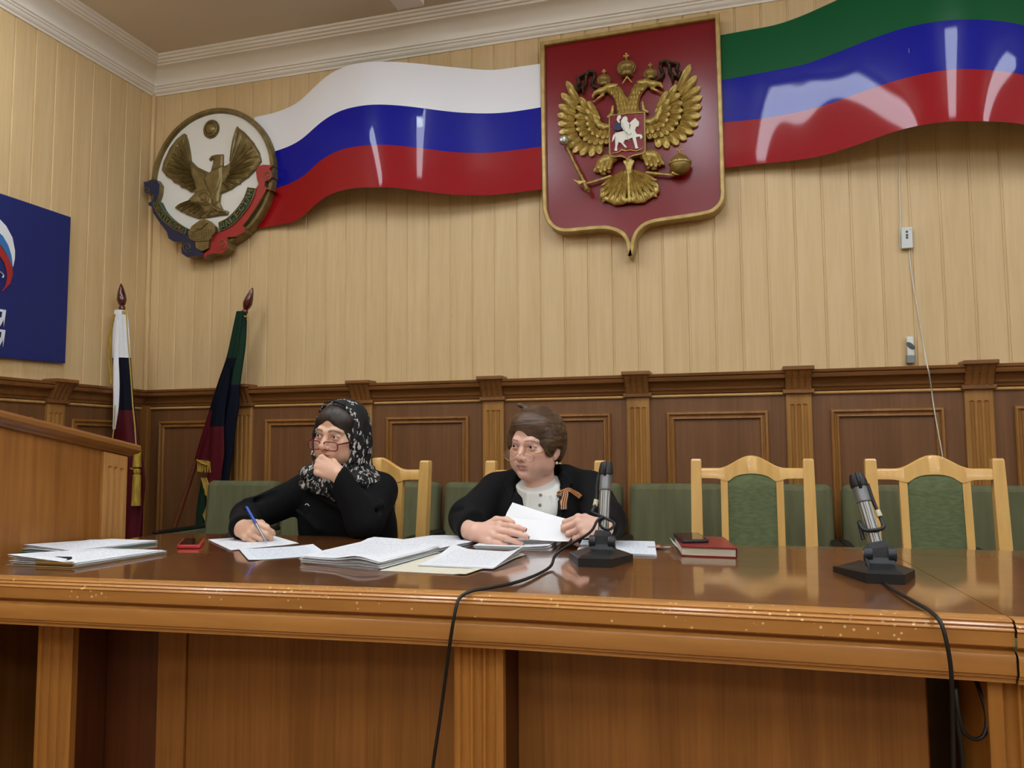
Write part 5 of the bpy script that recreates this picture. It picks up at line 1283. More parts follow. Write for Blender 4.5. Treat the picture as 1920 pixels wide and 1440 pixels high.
# ------------------------------------------------------------------ microphones
mat('mic_black', '#131415', .45); mat('mic_bracket', '#24282c', .4); mat('mic_silver', '#8f8f8b', .3, .75); mat('mic_grey', '#77787a', .35, .5); mat('mic_label', '#cfcba6', .5); mat('cable_black', '#0b0b0c', .5); mat('chrome', '#c8c8c8', .15, 1.)
def microphone(label, tips, center, head, sc=1.):
    """tips: left wing, front-left, front-right, right wing of the base (table points)"""
    c = np.array(center); t = thing('microphone', label, 'microphone', (c[0], c[1], TZ), 'table microphones')
    L_, FL, FR_, R2 = [np.array(p[:2]) for p in tips]; bk = [R2+np.array([-.035, .05]), L_+np.array([.06, .035])]
    low = [L_, FL, FR_, R2]+bk; lc = np.mean(low, 0); h = [.016, .026, .026, .020, .022, .020]
    n = 6; b0 = [(*p, TZ) for p in low]; b1 = [(*(p), TZ+h[i]*.8) for i, p in enumerate(low)]; b2 = [(*(lc+(p-lc)*.86), TZ+h[i]) for i, p in enumerate(low)]; b3 = [(*(lc+(p-lc)*.4), TZ+.032) for p in low]
    m = MB().grid([b0, b1, b2, b3], close=True); m.add(b3, [tuple(range(n))]); m.add(b0, [tuple(range(n))[::-1]]); m.build('base', 'mic_black', t, False)
    hd = np.array(head); side = np.array([1., 0, 0]); hg = np.array([c[0], c[1], TZ+.050])
    m = MB(); rows = []
    for z, w, d in ((.020, .036, .028), (.032, .031, .020), (.044, .026, .016), (.058, .024, .014)):
        rows.append([(c[0]-w, c[1]-d, TZ+z), (c[0]+w, c[1]-d, TZ+z), (c[0]+w, c[1]+d, TZ+z), (c[0]-w, c[1]+d, TZ+z)])
    m.grid(rows, close=True); m.add(rows[-1], [(0, 1, 2, 3)]); m.build('bracket', 'mic_bracket', t)
    for s in (-1, 1):
        o = MB().lathe([(0, 0), (.015, 0), (.016, .002), (.016, .014), (.014, .017), (0, .017)], (hg[0]+s*.016, hg[1]-.006, hg[2]), (s, 0, 0), n=16).build('hinge_knob', 'mic_bracket', t, True, .7)
        MB().lathe([(0, .0172), (.008, .0172), (.008, .0185), (0, .0185)], (hg[0]+s*.016, hg[1]-.006, hg[2]), (s, 0, 0), n=12).build('screw', 'chrome', o)
    ax = hd-hg; L = np.linalg.norm(ax); ax = ax/L
    u = np.cross(ax, [0, 1, 0]); u /= np.linalg.norm(u); w_ = np.cross(u, ax)
    def ring(t_, a, b): p = hg+ax*t_; return [tuple(p+u*(a*sx)+w_*(b*sy)) for sx, sy in ((-1, -1), (1, -1), (1, 1), (-1, 1))]
    m = MB(); R0 = [ring(0, .020, .013), ring(.012, .022, .014), ring(.026, .018, .013)]; m.grid(R0, close=True); m.add(R0[-1], [(0, 1, 2, 3)]); m.add(R0[0], [(3, 2, 1, 0)]); m.build('clamp', 'mic_black', t)
    # fluted silver tube
    m = MB(); rows = []; n = 40
    for t_ in (.015, L*.66):
        p = hg+ax*t_; rows.append([tuple(p+(u*math.cos(2*PI*j/n)*.0135+w_*math.sin(2*PI*j/n)*.0115)*(1+.05*(1 if (j//2) % 2 else -1))) for j in range(n)])
    m.grid(rows, close=True); m.build('arm_tube', 'mic_silver', t)
    m = MB(); m.lathe([(.012, L*.64), (.0165, L*.645), (.017, L*.665), (.0165, L*.68), (.0165, L*.85), (.012, L*.87)], tuple(hg), tuple(ax), n=20); m.build('mic_body', 'mic_grey', t, True, .7)
    m = MB(); m.lathe([(.015, L*.83), (.019, L*.84), (.0195, L*.90), (.017, L*.97), (.015, L*1.0), (.010, L*1.01), (0, L*1.01)], tuple(hg), tuple(ax), n=20); m.build('mic_head', 'mic_black', t, True, .7)
    p = hg+ax*(L*.92)+w_*(-.012); MB().tube([tuple(p-ax*.02), tuple(p-ax*.02-w_*.008), tuple(p+ax*.012-w_*.008), tuple(p+ax*.014)], .004, 8).build('mic_guard', 'mic_black', t, True)
    return t, hg, ax, u, w_, L
tp = [atZ(*q, TZ) for q in ((1067, 1044), (1084, 1063), (1146, 1065), (1187, 1051))]
m1 = microphone('left-hand table microphone with looped cable in front of the woman in the jacket', tp, (-.372, 2.075), atY(1137, 868, 2.13))
tp = [atZ(*q, TZ) for q in ((1562, 1072), (1626, 1094), (1697, 1097), (1716, 1082))]
m2 = microphone('right-hand table microphone tilted to the left near the table seam', tp, (.268, 1.975), atY(1605, 890, 2.03))
def cable(name, label, pts, r=.0036, n=6):
    return tag(MB().tube(smooth_path(pts, n), r, 8).build(name, 'cable_black', None, True), label, 'cable')
t, hg, ax, u, w_, L = m1
MB().tube(smooth_path([tuple(hg+ax*(L*.86)+u*.018), tuple(hg+ax*(L*.7)+u*.022), tuple(hg+ax*(L*.5)+u*.022), tuple(hg+ax*(L*.35)+u*.03-w_*.01)], 5), .0045, 8).build('side_cable', 'mic_black', t, True)
MB().tube([tuple(hg+ax*(L*.52)+u*.0215), tuple(hg+ax*(L*.44)+u*.0245)], .0068, 10).build('cable_label', 'mic_label', t, True)
cable('microphone_cable', 'black cable looping from the left-hand microphone over the table edge to the floor',
      [tuple(hg+ax*(L*.35)+u*.03-w_*.012), atY(1148, 978, 2.06), atY(1151, 986, 2.05), atY(1142, 993, 2.03), atY(1130, 990, 2.02), atY(1124, 980, 2.02), atY(1132, 970, 2.02), atY(1120, 976, 2.01), atY(1104, 1000, 2.0), (-.47, 1.99, TZ+.03), atZ(1030, 1064, TZ+.006), atZ(980, 1088, TZ+.006), atZ(920, 1102, TZ+.006), atZ(885, 1108, TZ+.006)]
      +[atY(863, 1120, 1.525), atY(855, 1140, 1.51), atY(846, 1190, 1.505), atY(838, 1250, 1.53), atY(826, 1340, 1.55), atY(812, 1436, 1.55), atY(806, 1500, 1.55), (-.62, 1.5, .2), (-.62, 1.48, .02), (-.5, 1.4, .006), (-.2, 1.42, .006)])
t, hg, ax, u, w_, L = m2
MB().tube(smooth_path([tuple(hg+ax*(L*.86)-u*.018), tuple(hg+ax*(L*.6)-u*.02), tuple(hg+ax*(L*.42)-u*.024), tuple(hg+ax*(L*.28)-u*.02-w_*.015), tuple(hg+ax*(L*.3)+u*.018-w_*.012), tuple(hg+ax*(L*.42)+u*.022), tuple(hg+ax*(L*.2)+u*.024)], 5), .0042, 8).build('side_cable', 'mic_black', t, True)
MB().tube([tuple(hg+ax*(L*.52)-u*.0215), tuple(hg+ax*(L*.44)-u*.0235)], .0066, 10).build('cable_label', 'mic_label', t, True)
cable('microphone_cable', 'black cable running from the right-hand microphone over the edge and under the table',
      [tuple(hg+np.array([-.03, -.02, -.01])), atY(1632, 1066, 1.93), atY(1652, 1088, 1.9), atZ(1676, 1106, TZ+.006), atZ(1710, 1126, TZ+.006), atZ(1738, 1142, TZ+.006), atY(1757, 1158, 1.525), atY(1768, 1178, 1.51), atY(1778, 1220, 1.505), atY(1784, 1268, 1.51), atY(1786, 1340, 1.53), atY(1788, 1440, 1.54), (.30, 1.54, .3), (.30, 1.53, .06), (.32, 1.5, .006), (.5, 1.42, .006)])
cable('microphone_cable', 'loop of black cable hanging below the table edge by the seam',
      [atY(1826, 1268, 1.62), atY(1842, 1310, 1.60), atY(1850, 1345, 1.59), atY(1846, 1376, 1.58), atY(1828, 1386, 1.57), atY(1806, 1370, 1.56), atY(1796, 1330, 1.56), atY(1792, 1290, 1.57), atY(1797, 1360, 1.56), atY(1806, 1440, 1.56), (.33, 1.56, .3), (.34, 1.55, .06), (.36, 1.52, .006), (.55, 1.46, .006)])
# ================================================================== PEOPLE
from mathutils.bvhtree import BVHTree
def skin_mat(name, sss=.12):
    m = mat(name, '#c99a80', .52, attr='tint', bump=(350, .12)); b = m.node_tree.nodes['Principled BSDF']
    b.inputs['Subsurface Weight'].default_value = sss; b.inputs['Subsurface Radius'].default_value = (.008, .004, .002); b.inputs['Subsurface Scale'].default_value = 1.
    return m
skin_mat('skin')
mat('cloth_black', '#050608', .9, spec=.25, bump=(40, .3)); mat('jacket_black', '#060607', .85, spec=.25, bump=(45, .25)); mat('blouse_white', '#d9d9d2', .7, bump=(30, .25, (1, 1, .3))); mat('trouser_dark', '#0b0b0d', .85); mat('shoe_black', '#0a0a0a', .4)
mat('hair_dark', '#1a100b', .45, vary=('#33231a', 90, (1, .15, .25)), bump=(120, .5, (1, .12, .2))); mat('hair_brown', '#3a2717', .45, vary=('#5e452d', 70, (.25, .25, 1.2)), bump=(110, .9, (.25, .25, 1.3)))
mat('eye_white', '#d3ccc6', .25); mat('iris', '#2a1710', .2); mat('pupil', '#050404', .15)
mat('frame_red', '#650b14', .25, coat=.4); mat('frame_gold', '#b8964a', .25, .8); mat('lens', '#f2e4e4', .05, alpha=.07); mat('pearl', '#e6ded0', .25)
def scarf_mat():
    m = mat('scarf', '#08080a', .75); N = m.node_tree.nodes; Lk = m.node_tree.links; b = N['Principled BSDF']
    tc = N.new('ShaderNodeTexCoord'); mp = N.new('ShaderNodeMapping'); mp.inputs['Scale'].default_value = (1., 1., .40); mp.inputs['Rotation'].default_value = (.3, .4, .2)
    dn = N.new('ShaderNodeTexNoise'); dn.inputs['Scale'].default_value = 55; dn.inputs['Detail'].default_value = 3; Lk.new(tc.outputs['Object'], dn.inputs['Vector'])
    va = N.new('ShaderNodeVectorMath'); va.operation = 'MULTIPLY_ADD'; va.inputs[1].default_value = (.022, .022, .03); Lk.new(dn.outputs['Color'], va.inputs[0]); Lk.new(tc.outputs['Object'], va.inputs[2])
    Lk.new(va.outputs[0], mp.inputs['Vector'])
    v = N.new('ShaderNodeTexVoronoi'); v.inputs['Scale'].default_value = 84; v.feature = 'F1'; Lk.new(mp.outputs[0], v.inputs['Vector'])
    n = N.new('ShaderNodeTexNoise'); n.inputs['Scale'].default_value = 16; Lk.new(mp.outputs[0], n.inputs['Vector'])
    a = N.new('ShaderNodeMath'); a.operation = 'LESS_THAN'; a.inputs[1].default_value = .40; Lk.new(v.outputs['Distance'], a.inputs[0])
    c = N.new('ShaderNodeMath'); c.operation = 'GREATER_THAN'; c.inputs[1].default_value = .43; Lk.new(n.outputs['Fac'], c.inputs[0])
    d = N.new('ShaderNodeMath'); d.operation = 'MULTIPLY'; Lk.new(a.outputs[0], d.inputs[0]); Lk.new(c.outputs[0], d.inputs[1])
    mx = N.new('ShaderNodeMix'); mx.data_type = 'RGBA'; mx.inputs[6].default_value = lin('#08080a'); mx.inputs[7].default_value = lin('#b9b6b0')
    Lk.new(d.outputs[0], mx.inputs[0]); Lk.new(mx.outputs[2], b.inputs['Base Color'])
scarf_mat()
def rotm(yaw, pitch, roll):
    return np.array((Matrix.Rotation(yaw, 3, 'Z') @ Matrix.Rotation(pitch, 3, 'X') @ Matrix.Rotation(roll, 3, 'Y')))
def build_head(full, mouth_open, age):
    """field of a head in its own frame: face towards -y, eyes at z=0, metres"""
    f = Field((-.105, -.135, -.21), (.105, .125, .13), .0017)
    f.ell((0, .018, .032), (.073, .092, .082), .0)
    f.ell((0, -.024, -.028), (.056, .062, .082), .02)
    f.ell((0, -.030, .045), (.058, .052, .050), .02)
    f.ell((0, -.040, -.072), (.044+.006*full, .042, .034+.004*full), .02)
    f.ell((0, -.066, -.093), (.020, .017, .015), .014)
    for s in (-1, 1):
        f.ell((s*.040, -.052, -.020), (.023, .026, .020), .018)
        f.ell((s*(.040+.004*full), -.047, -.052), (.022+.008*full, .026+.004*full, .028+.006*full), .018)
        f.ell((s*.056, -.005, -.062), (.014+.008*full, .034, .030), .02)
        f.ell((s*.032, -.096, -.003), (.021, .017, .0145), .016, 'cut')
    for s in (-1, 1):
        f.chain([(s*.010, -.081, .016), (s*.027, -.081, .020), (s*.044, -.066, .017)], [.0065, .0070, .004], .018)
    f.chain([(0, -.080, .010), (0, -.090, -.012), (0, -.103, -.030)], [.0075, .0085, .0115], .008)
    f.ell((0, -.105, -.033), (.0105, .010, .009), .006)
    for s in (-1, 1):
        f.ell((s*.0125, -.094, -.036), (.0075, .010, .0075), .005)
        f.cap((s*.006, -.101, -.043), (s*.006, -.096, -.039), .003, .003, .002, 'cut')
    f.ell((0, -.071, -.056), (.026, .019, .022), .014)
    k_l = .55 if age else 1.
    f.chain([(-.023, -.082, -.0605), (-.010, -.0905, -.0575), (0, -.091, -.0585), (.010, -.0905, -.0575), (.023, -.082, -.0605)], [.002*k_l, .0042*k_l, .0038*k_l, .0042*k_l, .002*k_l], .004)
    f.chain([(-.020, -.083, -.0645), (0, -.0905, -.0675), (.020, -.083, -.0645)], [.0025*k_l, .0056*k_l, .0025*k_l], .004)
    f.chain([(-.024, -.0845, -.0622), (-.011, -.0955, -.0618), (0, -.0965, -.0625), (.011, -.0955, -.0618), (.024, -.0845, -.0622)], [.0010, .0022+.0012*mouth_open, .0022+.0015*mouth_open, .0022+.0012*mouth_open, .0010], .0012, 'cut')
    f.cap((-.012, -.083, -.079), (.012, -.083, -.079), .004, .004, .008, 'cut')
    if age:
        for s in (-1, 1): f.chain([(s*.018, -.099, -.037), (s*.028, -.092, -.052), (s*.031, -.083, -.068)], [.0016, .0020, .0010], .003, 'cut')
        f.ell((0, -.034, -.092), (.036, .034, .013), .016)
    # eyelids
    for s in (-1, 1):
        f.ell((s*.0315, -.0690, 0), (.0160, .0150, .0138), .006)
        f.chain([(s*.0195, -.088, -.0012), (s*.0275, -.088, .0008), (s*.0355, -.087, .0008), (s*.0440, -.083, -.0010)], [.0012, .0045, .0043, .0014], .0012, 'cut', sc=(1, .35, 1))
        # ear
        f.ell((s*.0745, .016, -.012), (.008, .019, .031), .005, R=np.array(Matrix.Rotation(-s*.35, 3, 'Z')))
        f.ell((s*.083, .012, -.006), (.006, .011, .018), .003, 'cut'); f.ell((s*.073, .010, -.038), (.007, .009, .010), .006)
    f.cap((0, .030, -.06), (0, .042, -.20), .047+.006*full, .052+.008*full, .018)
    f.cap((0, .004, -.10), (0, .012, -.20), .036+.005*full, .042+.006*full, .016)
    V, Fq = f.mesh(); return relax(V, Fq, 1, .3), Fq
def head_tint(V, base, lip, brow, cheek, brow_w=1., lip_a=1.1):
    c = np.tile(np.array(lin(base)[:3]), (len(V), 1)); x, y, z = V.T
    def blend(w, col): nonlocal c; w = np.clip(w, 0, 1)[:, None]; c = c*(1-w)+np.array(lin(col)[:3])*w
    for s in (-1, 1): blend(.5*np.exp(-(((x-s*.045)/.022)**2+((z+.035)/.022)**2))*(y < -.02), cheek)
    blend(.45*np.exp(-((x/.014)**2+((z+.034)/.014)**2))*(y < -.085), cheek)
    blend(lip_a*np.exp(-((x/.019)**4+((z+.0625)/.0072)**4))*(y < -.078), lip)
    blend(.8*np.exp(-((z+.0621)/.0015)**2)*np.exp(-(x/.020)**6)*(y < -.078), '#54302a')
    for s in (-1, 1):
        zb = .0185+.0045*np.sin(np.clip((s*x-.010)/.042, 0, 1)*PI)-.004*np.clip((s*x-.035)/.015, 0, 1)
        w = np.exp(-((z-zb)/(.0030*brow_w))**2)*np.clip((s*x-.009)/.004, 0, 1)*np.clip((.053-s*x)/.006, 0, 1)*(y < -.04); blend(.85*w, brow)
        blend(.35*np.exp(-(((x-s*.032)/.018)**2+((z+.011)/.006)**2))*(y < -.06), '#8a5c4c')
        # lash line
        q = np.abs(np.sqrt(((x-s*.0315)/.0135)**2+((z)/.0055)**2)-1); blend(.75*np.exp(-(q/.16)**2)*(z > -.001)*(y < -.07), '#1c100c')
    return c
def eyeball(par, c, R, gaze, r=.0123):
    g = Vector(gaze).normalized(); m = MB(); n = 20; a = g.orthogonal().normalized(); b = g.cross(a); rows = []
    angs = [.02, .20, .22, .46, .48, .8, 1.2, 1.8, 2.6, 3.12]
    for t in angs: rows.append([g*(r*math.cos(t))+a*(r*math.sin(t)*math.cos(2*PI*j/n))+b*(r*math.sin(t)*math.sin(2*PI*j/n)) for j in range(n)])
    for i in range(len(rows)-1):
        mi = 2 if i < 1 else (1 if i < 3 else 0)
        m.grid([[tuple(c+R @ np.array(p)) for p in rows[i]], [tuple(c+R @ np.array(p)) for p in rows[i+1]]], mi, close=True)
    m.add([tuple(c+R @ np.array(p)) for p in rows[0]], [tuple(range(n))], 2)
    return m.build('eye', ['eye_white', 'iris', 'pupil'], par, True)
def hand(f, wrist, d, n, thumb_side, curls, thumb, scale=1., spread=.0, tips=None):
    """adds palm and five fingers to field f; d: wrist to knuckles, n: back of the hand, thumb_side: towards the thumb
    curls: per finger (knuckle, middle, end) bend in radians; thumb: three points offsets (d, side, -n) in metres"""
    d = np.array(d, float); d /= np.linalg.norm(d); n = np.array(n, float); n -= d*(n@d); n /= np.linalg.norm(n); s = np.cross(d, n); s = s if s@np.array(thumb_side) > 0 else -s
    w = np.array(wrist, float); S = scale; out = []
    offs = (.027, .009, -.010, -.027); kd = (.084, .088, .083, .074); lens = ((.041, .025, .019), (.045, .029, .020), (.041, .027, .019), (.033, .020, .017)); rad = (.0094, .0096, .0092, .0082)
    for i in range(4):
        k = w+(d*kd[i]+s*offs[i])*S; f.cap(w+s*offs[i]*.55*S+d*.008*S, k, .0150*S, .0112*S, .010*S)
        f.ell(k+n*.001, (.0108*S,)*3, .006*S)
        p = k; a = 0
        for j in range(3):
            a += curls[i][j]; dr = d*math.cos(a)-n*math.sin(a); dr = dr+s*(spread*(1.5-i)*.3); dr /= np.linalg.norm(dr)
            q = p+dr*lens[i][j]*S; r0 = rad[i]*(1, .94, .88)[j]*S; r1 = rad[i]*(.95, .9, .74)[j]*S
            f.cap(p, q, r0, r1, .0035*S); f.ell(q, (r1*1.04,)*3, .002*S); p = q
        out.append((p, dr))
    f.cap(w+d*.03*S-n*.004*S, w+d*.07*S-n*.006*S, .020*S, .018*S, .012*S)
    T = [w+(d*a_+s*b_-n*c_)*S for a_, b_, c_ in thumb]
    f.chain(T, [.0145*S, .0115*S, .0105*S, .0078*S], .006*S); out.append((T[-1], (T[-1]-T[-2])/np.linalg.norm(T[-1]-T[-2])))
    return out, (d, n, s)
def hand_tint(V, base, tips, nail, red):
    c = np.tile(np.array(lin(base)[:3]), (len(V), 1))
    for p, dr in tips:
        q = np.linalg.norm(V-(p+dr*.003), axis=1); w = np.clip(1.3-q/.011, 0, 1)[:, None]*.5; c = c*(1-w)+np.array(lin(red)[:3])*w
    return c
def nails(par, tips, n_hand, d_hand, mt, size=.0062):
    for (p, dr) in tips:
        # nail plate on the back of the finger end
        b = np.array(n_hand)-dr*(np.array(n_hand)@dr)
        if np.linalg.norm(b) < .3: b = -np.array(d_hand)*-1
        b = b-dr*(b@dr); b /= np.linalg.norm(b); s = np.cross(dr, b); c = p+b*.0052+dr*.002
        m = MB(); rows = []
        for t in np.linspace(-1, 1, 5):
            rows.append([tuple(c+dr*t*.0062+s*u*.0052*(1-.25*max(0, t)**2)-b*(.0022*u*u+.0012*t*t)) for u in np.linspace(-1, 1, 5)])
        m.grid(rows); m.grid([[tuple(np.array(q)-b*.0014) for q in r] for r in rows], flip=True); m.build('nail', mt, par, True)
def join_np(parts):
    Vs, Fs, Ts, n = [], [], [], 0
    for V, Fq, T in parts: Vs.append(V); Fs.append(Fq+n); Ts.append(T); n += len(V)
    return np.concatenate(Vs), np.concatenate(Fs), np.concatenate(Ts)
def bvh_of(*objs):
    vs, fs, n = [], [], 0
    for o in objs:
        off = wloc(o); vs += [v.co+off for v in o.data.vertices]; fs += [tuple(i+n for i in p.vertices) for p in o.data.polygons]; n = len(vs)
    return BVHTree.FromPolygons(vs, fs)
def onto(bvh, x, y, lift):
    """point of a surface met by the picture ray, lifted off along the surface normal"""
    d = Vector(ray(x, y)).normalized(); h, nn, _, _ = bvh.ray_cast(Vector((0, 0, CAMZ)), d)
    if h is None: return None
    if nn.dot(d) > 0: nn = -nn
    return h+nn*lift
def strip_on(bvh, par, name, path, w, stripes, mats_, lift=.004, th=.0015, n=6):
    """ribbon laid on a garment: path of picture points, stripes across its width"""
    P = smooth_path([(a, b, 0) for a, b in path], n); m = MB(); rows = []
    for i in range(len(P)):
        t = np.array(P[min(i+1, len(P)-1)])-np.array(P[max(i-1, 0)]); t = t[:2]/np.linalg.norm(t[:2]); nr = np.array([-t[1], t[0]])
        r = []
        for j in range(stripes+1):
            q = np.array(P[i][:2])+nr*w*(j/stripes-.5); p = onto(bvh, q[0], q[1], lift)
            r.append(p if p is not None else (r[-1] if r else None))
        rows.append(r)
    rows = [r for r in rows if all(p is not None for p in r)]
    for j in range(stripes): m.grid([[r[j], r[j+1]] for r in rows], j % 2)
    return m.build(name, mats_, par, True)
def patch_on(bvh, par, name, poly, mt, lift=.004, n=10):
    """flat piece of cloth laid on a garment, outline in picture points (ordered as two matching edges)"""
    A, B = poly; A = smooth_path([(a, b, 0) for a, b in A], 4); B = smooth_path([(a, b, 0) for a, b in B], 4); N = min(len(A), len(B)); m = MB(); rows = []
    for i in range(N):
        a = np.array(A[int(i*(len(A)-1)/(N-1))][:2]); b = np.array(B[int(i*(len(B)-1)/(N-1))][:2])
        r = [onto(bvh, *(a+(b-a)*j/n), lift*(1 if 0 < j < n else .25)) for j in range(n+1)]
        if all(q is not None for q in r): rows.append(r)
    m.grid(rows); return m.build(name, mt, par, True)
def legs(par, hip, foot_y, name='trousers'):
    f = Field((hip[0]-.26, foot_y-.2, 0), (hip[0]+.26, hip[1]+.2, .68), .010)
    for s in (-1, 1):
        f.chain([(hip[0]+s*.09, hip[1], .575), (hip[0]+s*.10, foot_y+.02, .555), (hip[0]+s*.10, foot_y+.08, .10)], [.085, .062, .05], .03)
    f.ell((hip[0], hip[1]+.02, .60), (.18, .12, .10), .04)
    V, Fq = f.mesh(); np_obj(name, V, Fq, 'trouser_dark', par)
    for s in (-1, 1):
        x_ = hip[0]+s*.10; g = Field((x_-.06, foot_y-.18, 0), (x_+.06, foot_y+.16, .13), .006)
        g.ell((x_, foot_y-.03, .035), (.042, .12, .034), .01); g.ell((x_, foot_y+.075, .06), (.036, .05, .055), .02); g.half((0, 0, .003), (0, 0, -1))
        V, Fq = g.mesh(); np_obj('shoe', V, Fq, 'shoe_black', par)
# ------------------------------------------------------------------ woman in the headscarf
w1 = thing('person', 'person in black sweater and black and white headscarf, chin on fist, writing', 'person', (-1.38, 2.6, 0))
R1 = rotm(-.09, .06, .10); eye1 = np.array(atY(614.5, 819, 2.42)); c1 = eye1-R1 @ np.array([0, -.075, 0]); s1 = 1.0
SK1 = '#d8ac90'
V, Fq = build_head(.0, 0, 0); T = head_tint(V, SK1, '#a8665c', '#1c110c', '#c08068', 1.35); head1 = (c1+(V*s1) @ R1.T, Fq, T)
# writing hand: rests on its outer edge, holds the pen
wr = np.array([-1.578, 2.258, .800])
f = Field((-1.72, 2.10, .75), (-1.40, 2.45, .92), .0019)
f.cap(wr-np.array([.84, -.52, 0])*.03, wr, .027, .026, .01)
tipsA, frA = hand(f, wr, (.84, -.52, -.02), (-.42, -.72, .58), (0, .2, 1), ((.75, 1.05, .55), (.85, 1.15, .6), (.95, 1.2, .6), (1.0, 1.2, .6)), ((.02, .022, .012), (.048, .040, .030), (.078, .034, .040), (.098, .018, .040)), .98)
V, Fq = f.mesh(); hA = (V, Fq, hand_tint(V, SK1, tipsA, '#c88', '#c98a76'))
# fist under the chin
wr2 = np.array([-1.290, 2.372, .968])
f = Field((-1.42, 2.22, .84), (-1.16, 2.48, 1.09), .0019)
f.cap((-1.280, 2.375, .945), wr2, .027, .026, .01)
tipsB, frB = hand(f, wr2, (-.86, -.22, .42), (.05, -.88, .30), (.3, .2, 1), ((1.35, 1.5, .9), (1.4, 1.5, .9), (1.45, 1.5, .9), (1.45, 1.5, .9)), ((.018, .020, .012), (.046, .034, .026), (.07, .028, .040), (.088, .010, .044)), .92)
V, Fq = f.mesh(); hB = (V, Fq, hand_tint(V, SK1, tipsB, '#c88', '#c98a76'))
f = Field((-1.62, 2.40, .50), (-1.16, 2.80, 1.02), .009)
f.ell((-1.39, 2.62, .74), (.15, .09, .22), 0); f.cap((-1.53, 2.57, .90), (-1.26, 2.57, .905), .05, .05, .05); f.cap((-1.39, 2.6, .9), tuple(c1+R1 @ np.array([0, .03, -.16])), .05, .05, .04)
V, Fq = f.mesh(); tb = (V, Fq, np.tile(np.array(lin(SK1)[:3]), (len(V), 1)))
V, Fq, T = join_np([head1, hA, hB, tb]); np_obj('body', V, Fq, 'skin', w1, T)
for s in (-1, 1): eyeball(w1, c1+R1 @ np.array([s*.0315, -.0692, 0]), R1, (-.42, -1, .06))
# sweater
f = Field((-1.80, 2.16, .50), (-1.04, 2.86, 1.03), .0052)
f.ell((-1.385, 2.63, .73), (.178, .125, .26), 0); f.ell((-1.385, 2.58, .80), (.165, .11, .15), .05)
f.chain([(-1.53, 2.585, .905), (-1.39, 2.61, .935), (-1.245, 2.585, .910)], [.060, .062, .060], .05)
f.chain([(-1.545, 2.575, .893), (-1.672, 2.435, .818), (-1.575, 2.255, .802)], [.064, .056, .039], .025)
f.chain([(-1.252, 2.575, .895), (-1.226, 2.425, .812), (-1.295, 2.378, .962)], [.062, .056, .039], .022)
f.cap((-1.24, 2.52, .88), (-1.23, 2.45, .83), .058, .054, .04)
for a, b, r in (((-1.60, 2.47, .90), (-1.66, 2.40, .875), .010), ((-1.25, 2.47, .90), (-1.17, 2.44, .87), .010), ((-1.29, 2.44, .86), (-1.20, 2.39, .80), .010), ((-1.42, 2.45, .90), (-1.30, 2.45, .84), .008), ((-1.50, 2.47, .84), (-1.42, 2.47, .78), .008)): f.cap(a, b, r, r, .02)
for a, b in (((-1.58, 2.455, .905), (-1.65, 2.42, .87)), ((-1.27, 2.46, .875), (-1.18, 2.42, .845)), ((-1.63, 2.345, .84), (-1.58, 2.33, .85))): f.cap(a, b, .006, .006, .02, 'cut')
d_ = np.array(frA[0]); f.half(wr+d_*.004, d_) if False else None
f.half((0, 0, TZ+.003), (0, 0, -1)) if False else None
# cuffs end cleanly
sl, X, Y, Z = f.sub((-1.62, 2.18, .75), (-1.48, 2.31, .87)); dd = (X-wr[0]-.010)*frA[0][0]+(Y-wr[1])*frA[0][1]+(Z-wr[2])*frA[0][2]; f.put(sl, (-dd).astype(np.float32), .004, 'cut')
sl, X, Y, Z = f.sub((-1.42, 2.24, .92), (-1.22, 2.46, 1.03)); dd = (X-wr2[0])*frB[0][0]+(Y-wr2[1])*frB[0][1]+(Z-wr2[2])*frB[0][2]; f.put(sl, (-dd).astype(np.float32), .004, 'cut')
# nothing sinks into the table
sl, X, Y, Z = f.sub((-1.9, 2.1, .5), (-1.0, 2.47, TZ+.02)); f.put(sl, np.maximum(Z-TZ-.002, Y-2.452+.0*X).astype(np.float32), .004, 'cut')
V, Fq = f.mesh(); sw = np_obj('sweater', relax(V, Fq, 2, .4), Fq, 'cloth_black', w1)
# hair and scarf (in the head's frame)
f = Field((-.11, -.12, -.10), (.11, .13, .14), .0028)
f.ell((0, .018, .034), (.0765, .096, .0875), 0); f.ell((0, -.030, .05), (.066, .055, .053), .02)
f.ell((0, -.105, -.030), (.054, .075, .070), .012, 'cut'); f.cap((0, -.12, .015), (0, -.115, .057), .046, .010, .012, 'cut', sc=(1, .4, 1)); f.ell((0, -.075, -.085), (.085, .07, .06), .01, 'cut')
f.cap((0, -.12, .075), (0, -.02, .135), .0022, .0022, .003, 'cut')
V, Fq = f.mesh(); np_obj('hair', c1+relax(V, Fq, 1) @ R1.T, Fq, 'hair_dark', w1)
f = Field((-.22, -.15, -.30), (.22, .22, .15), .0036)
f.ell((0, .024, .034), (.085, .102, .0945), 0); f.ell((0, .037, -.03), (.085, .085, .10), .03); f.cap((0, .03, -.05), (0, .05, -.16), .085, .10, .04)
f.ell((0, -.128, .004), (.066, .125, .090), .008, 'cut'); f.cap((0, -.13, -.05), (0, -.10, -.11), .055, .035, .02, 'cut')
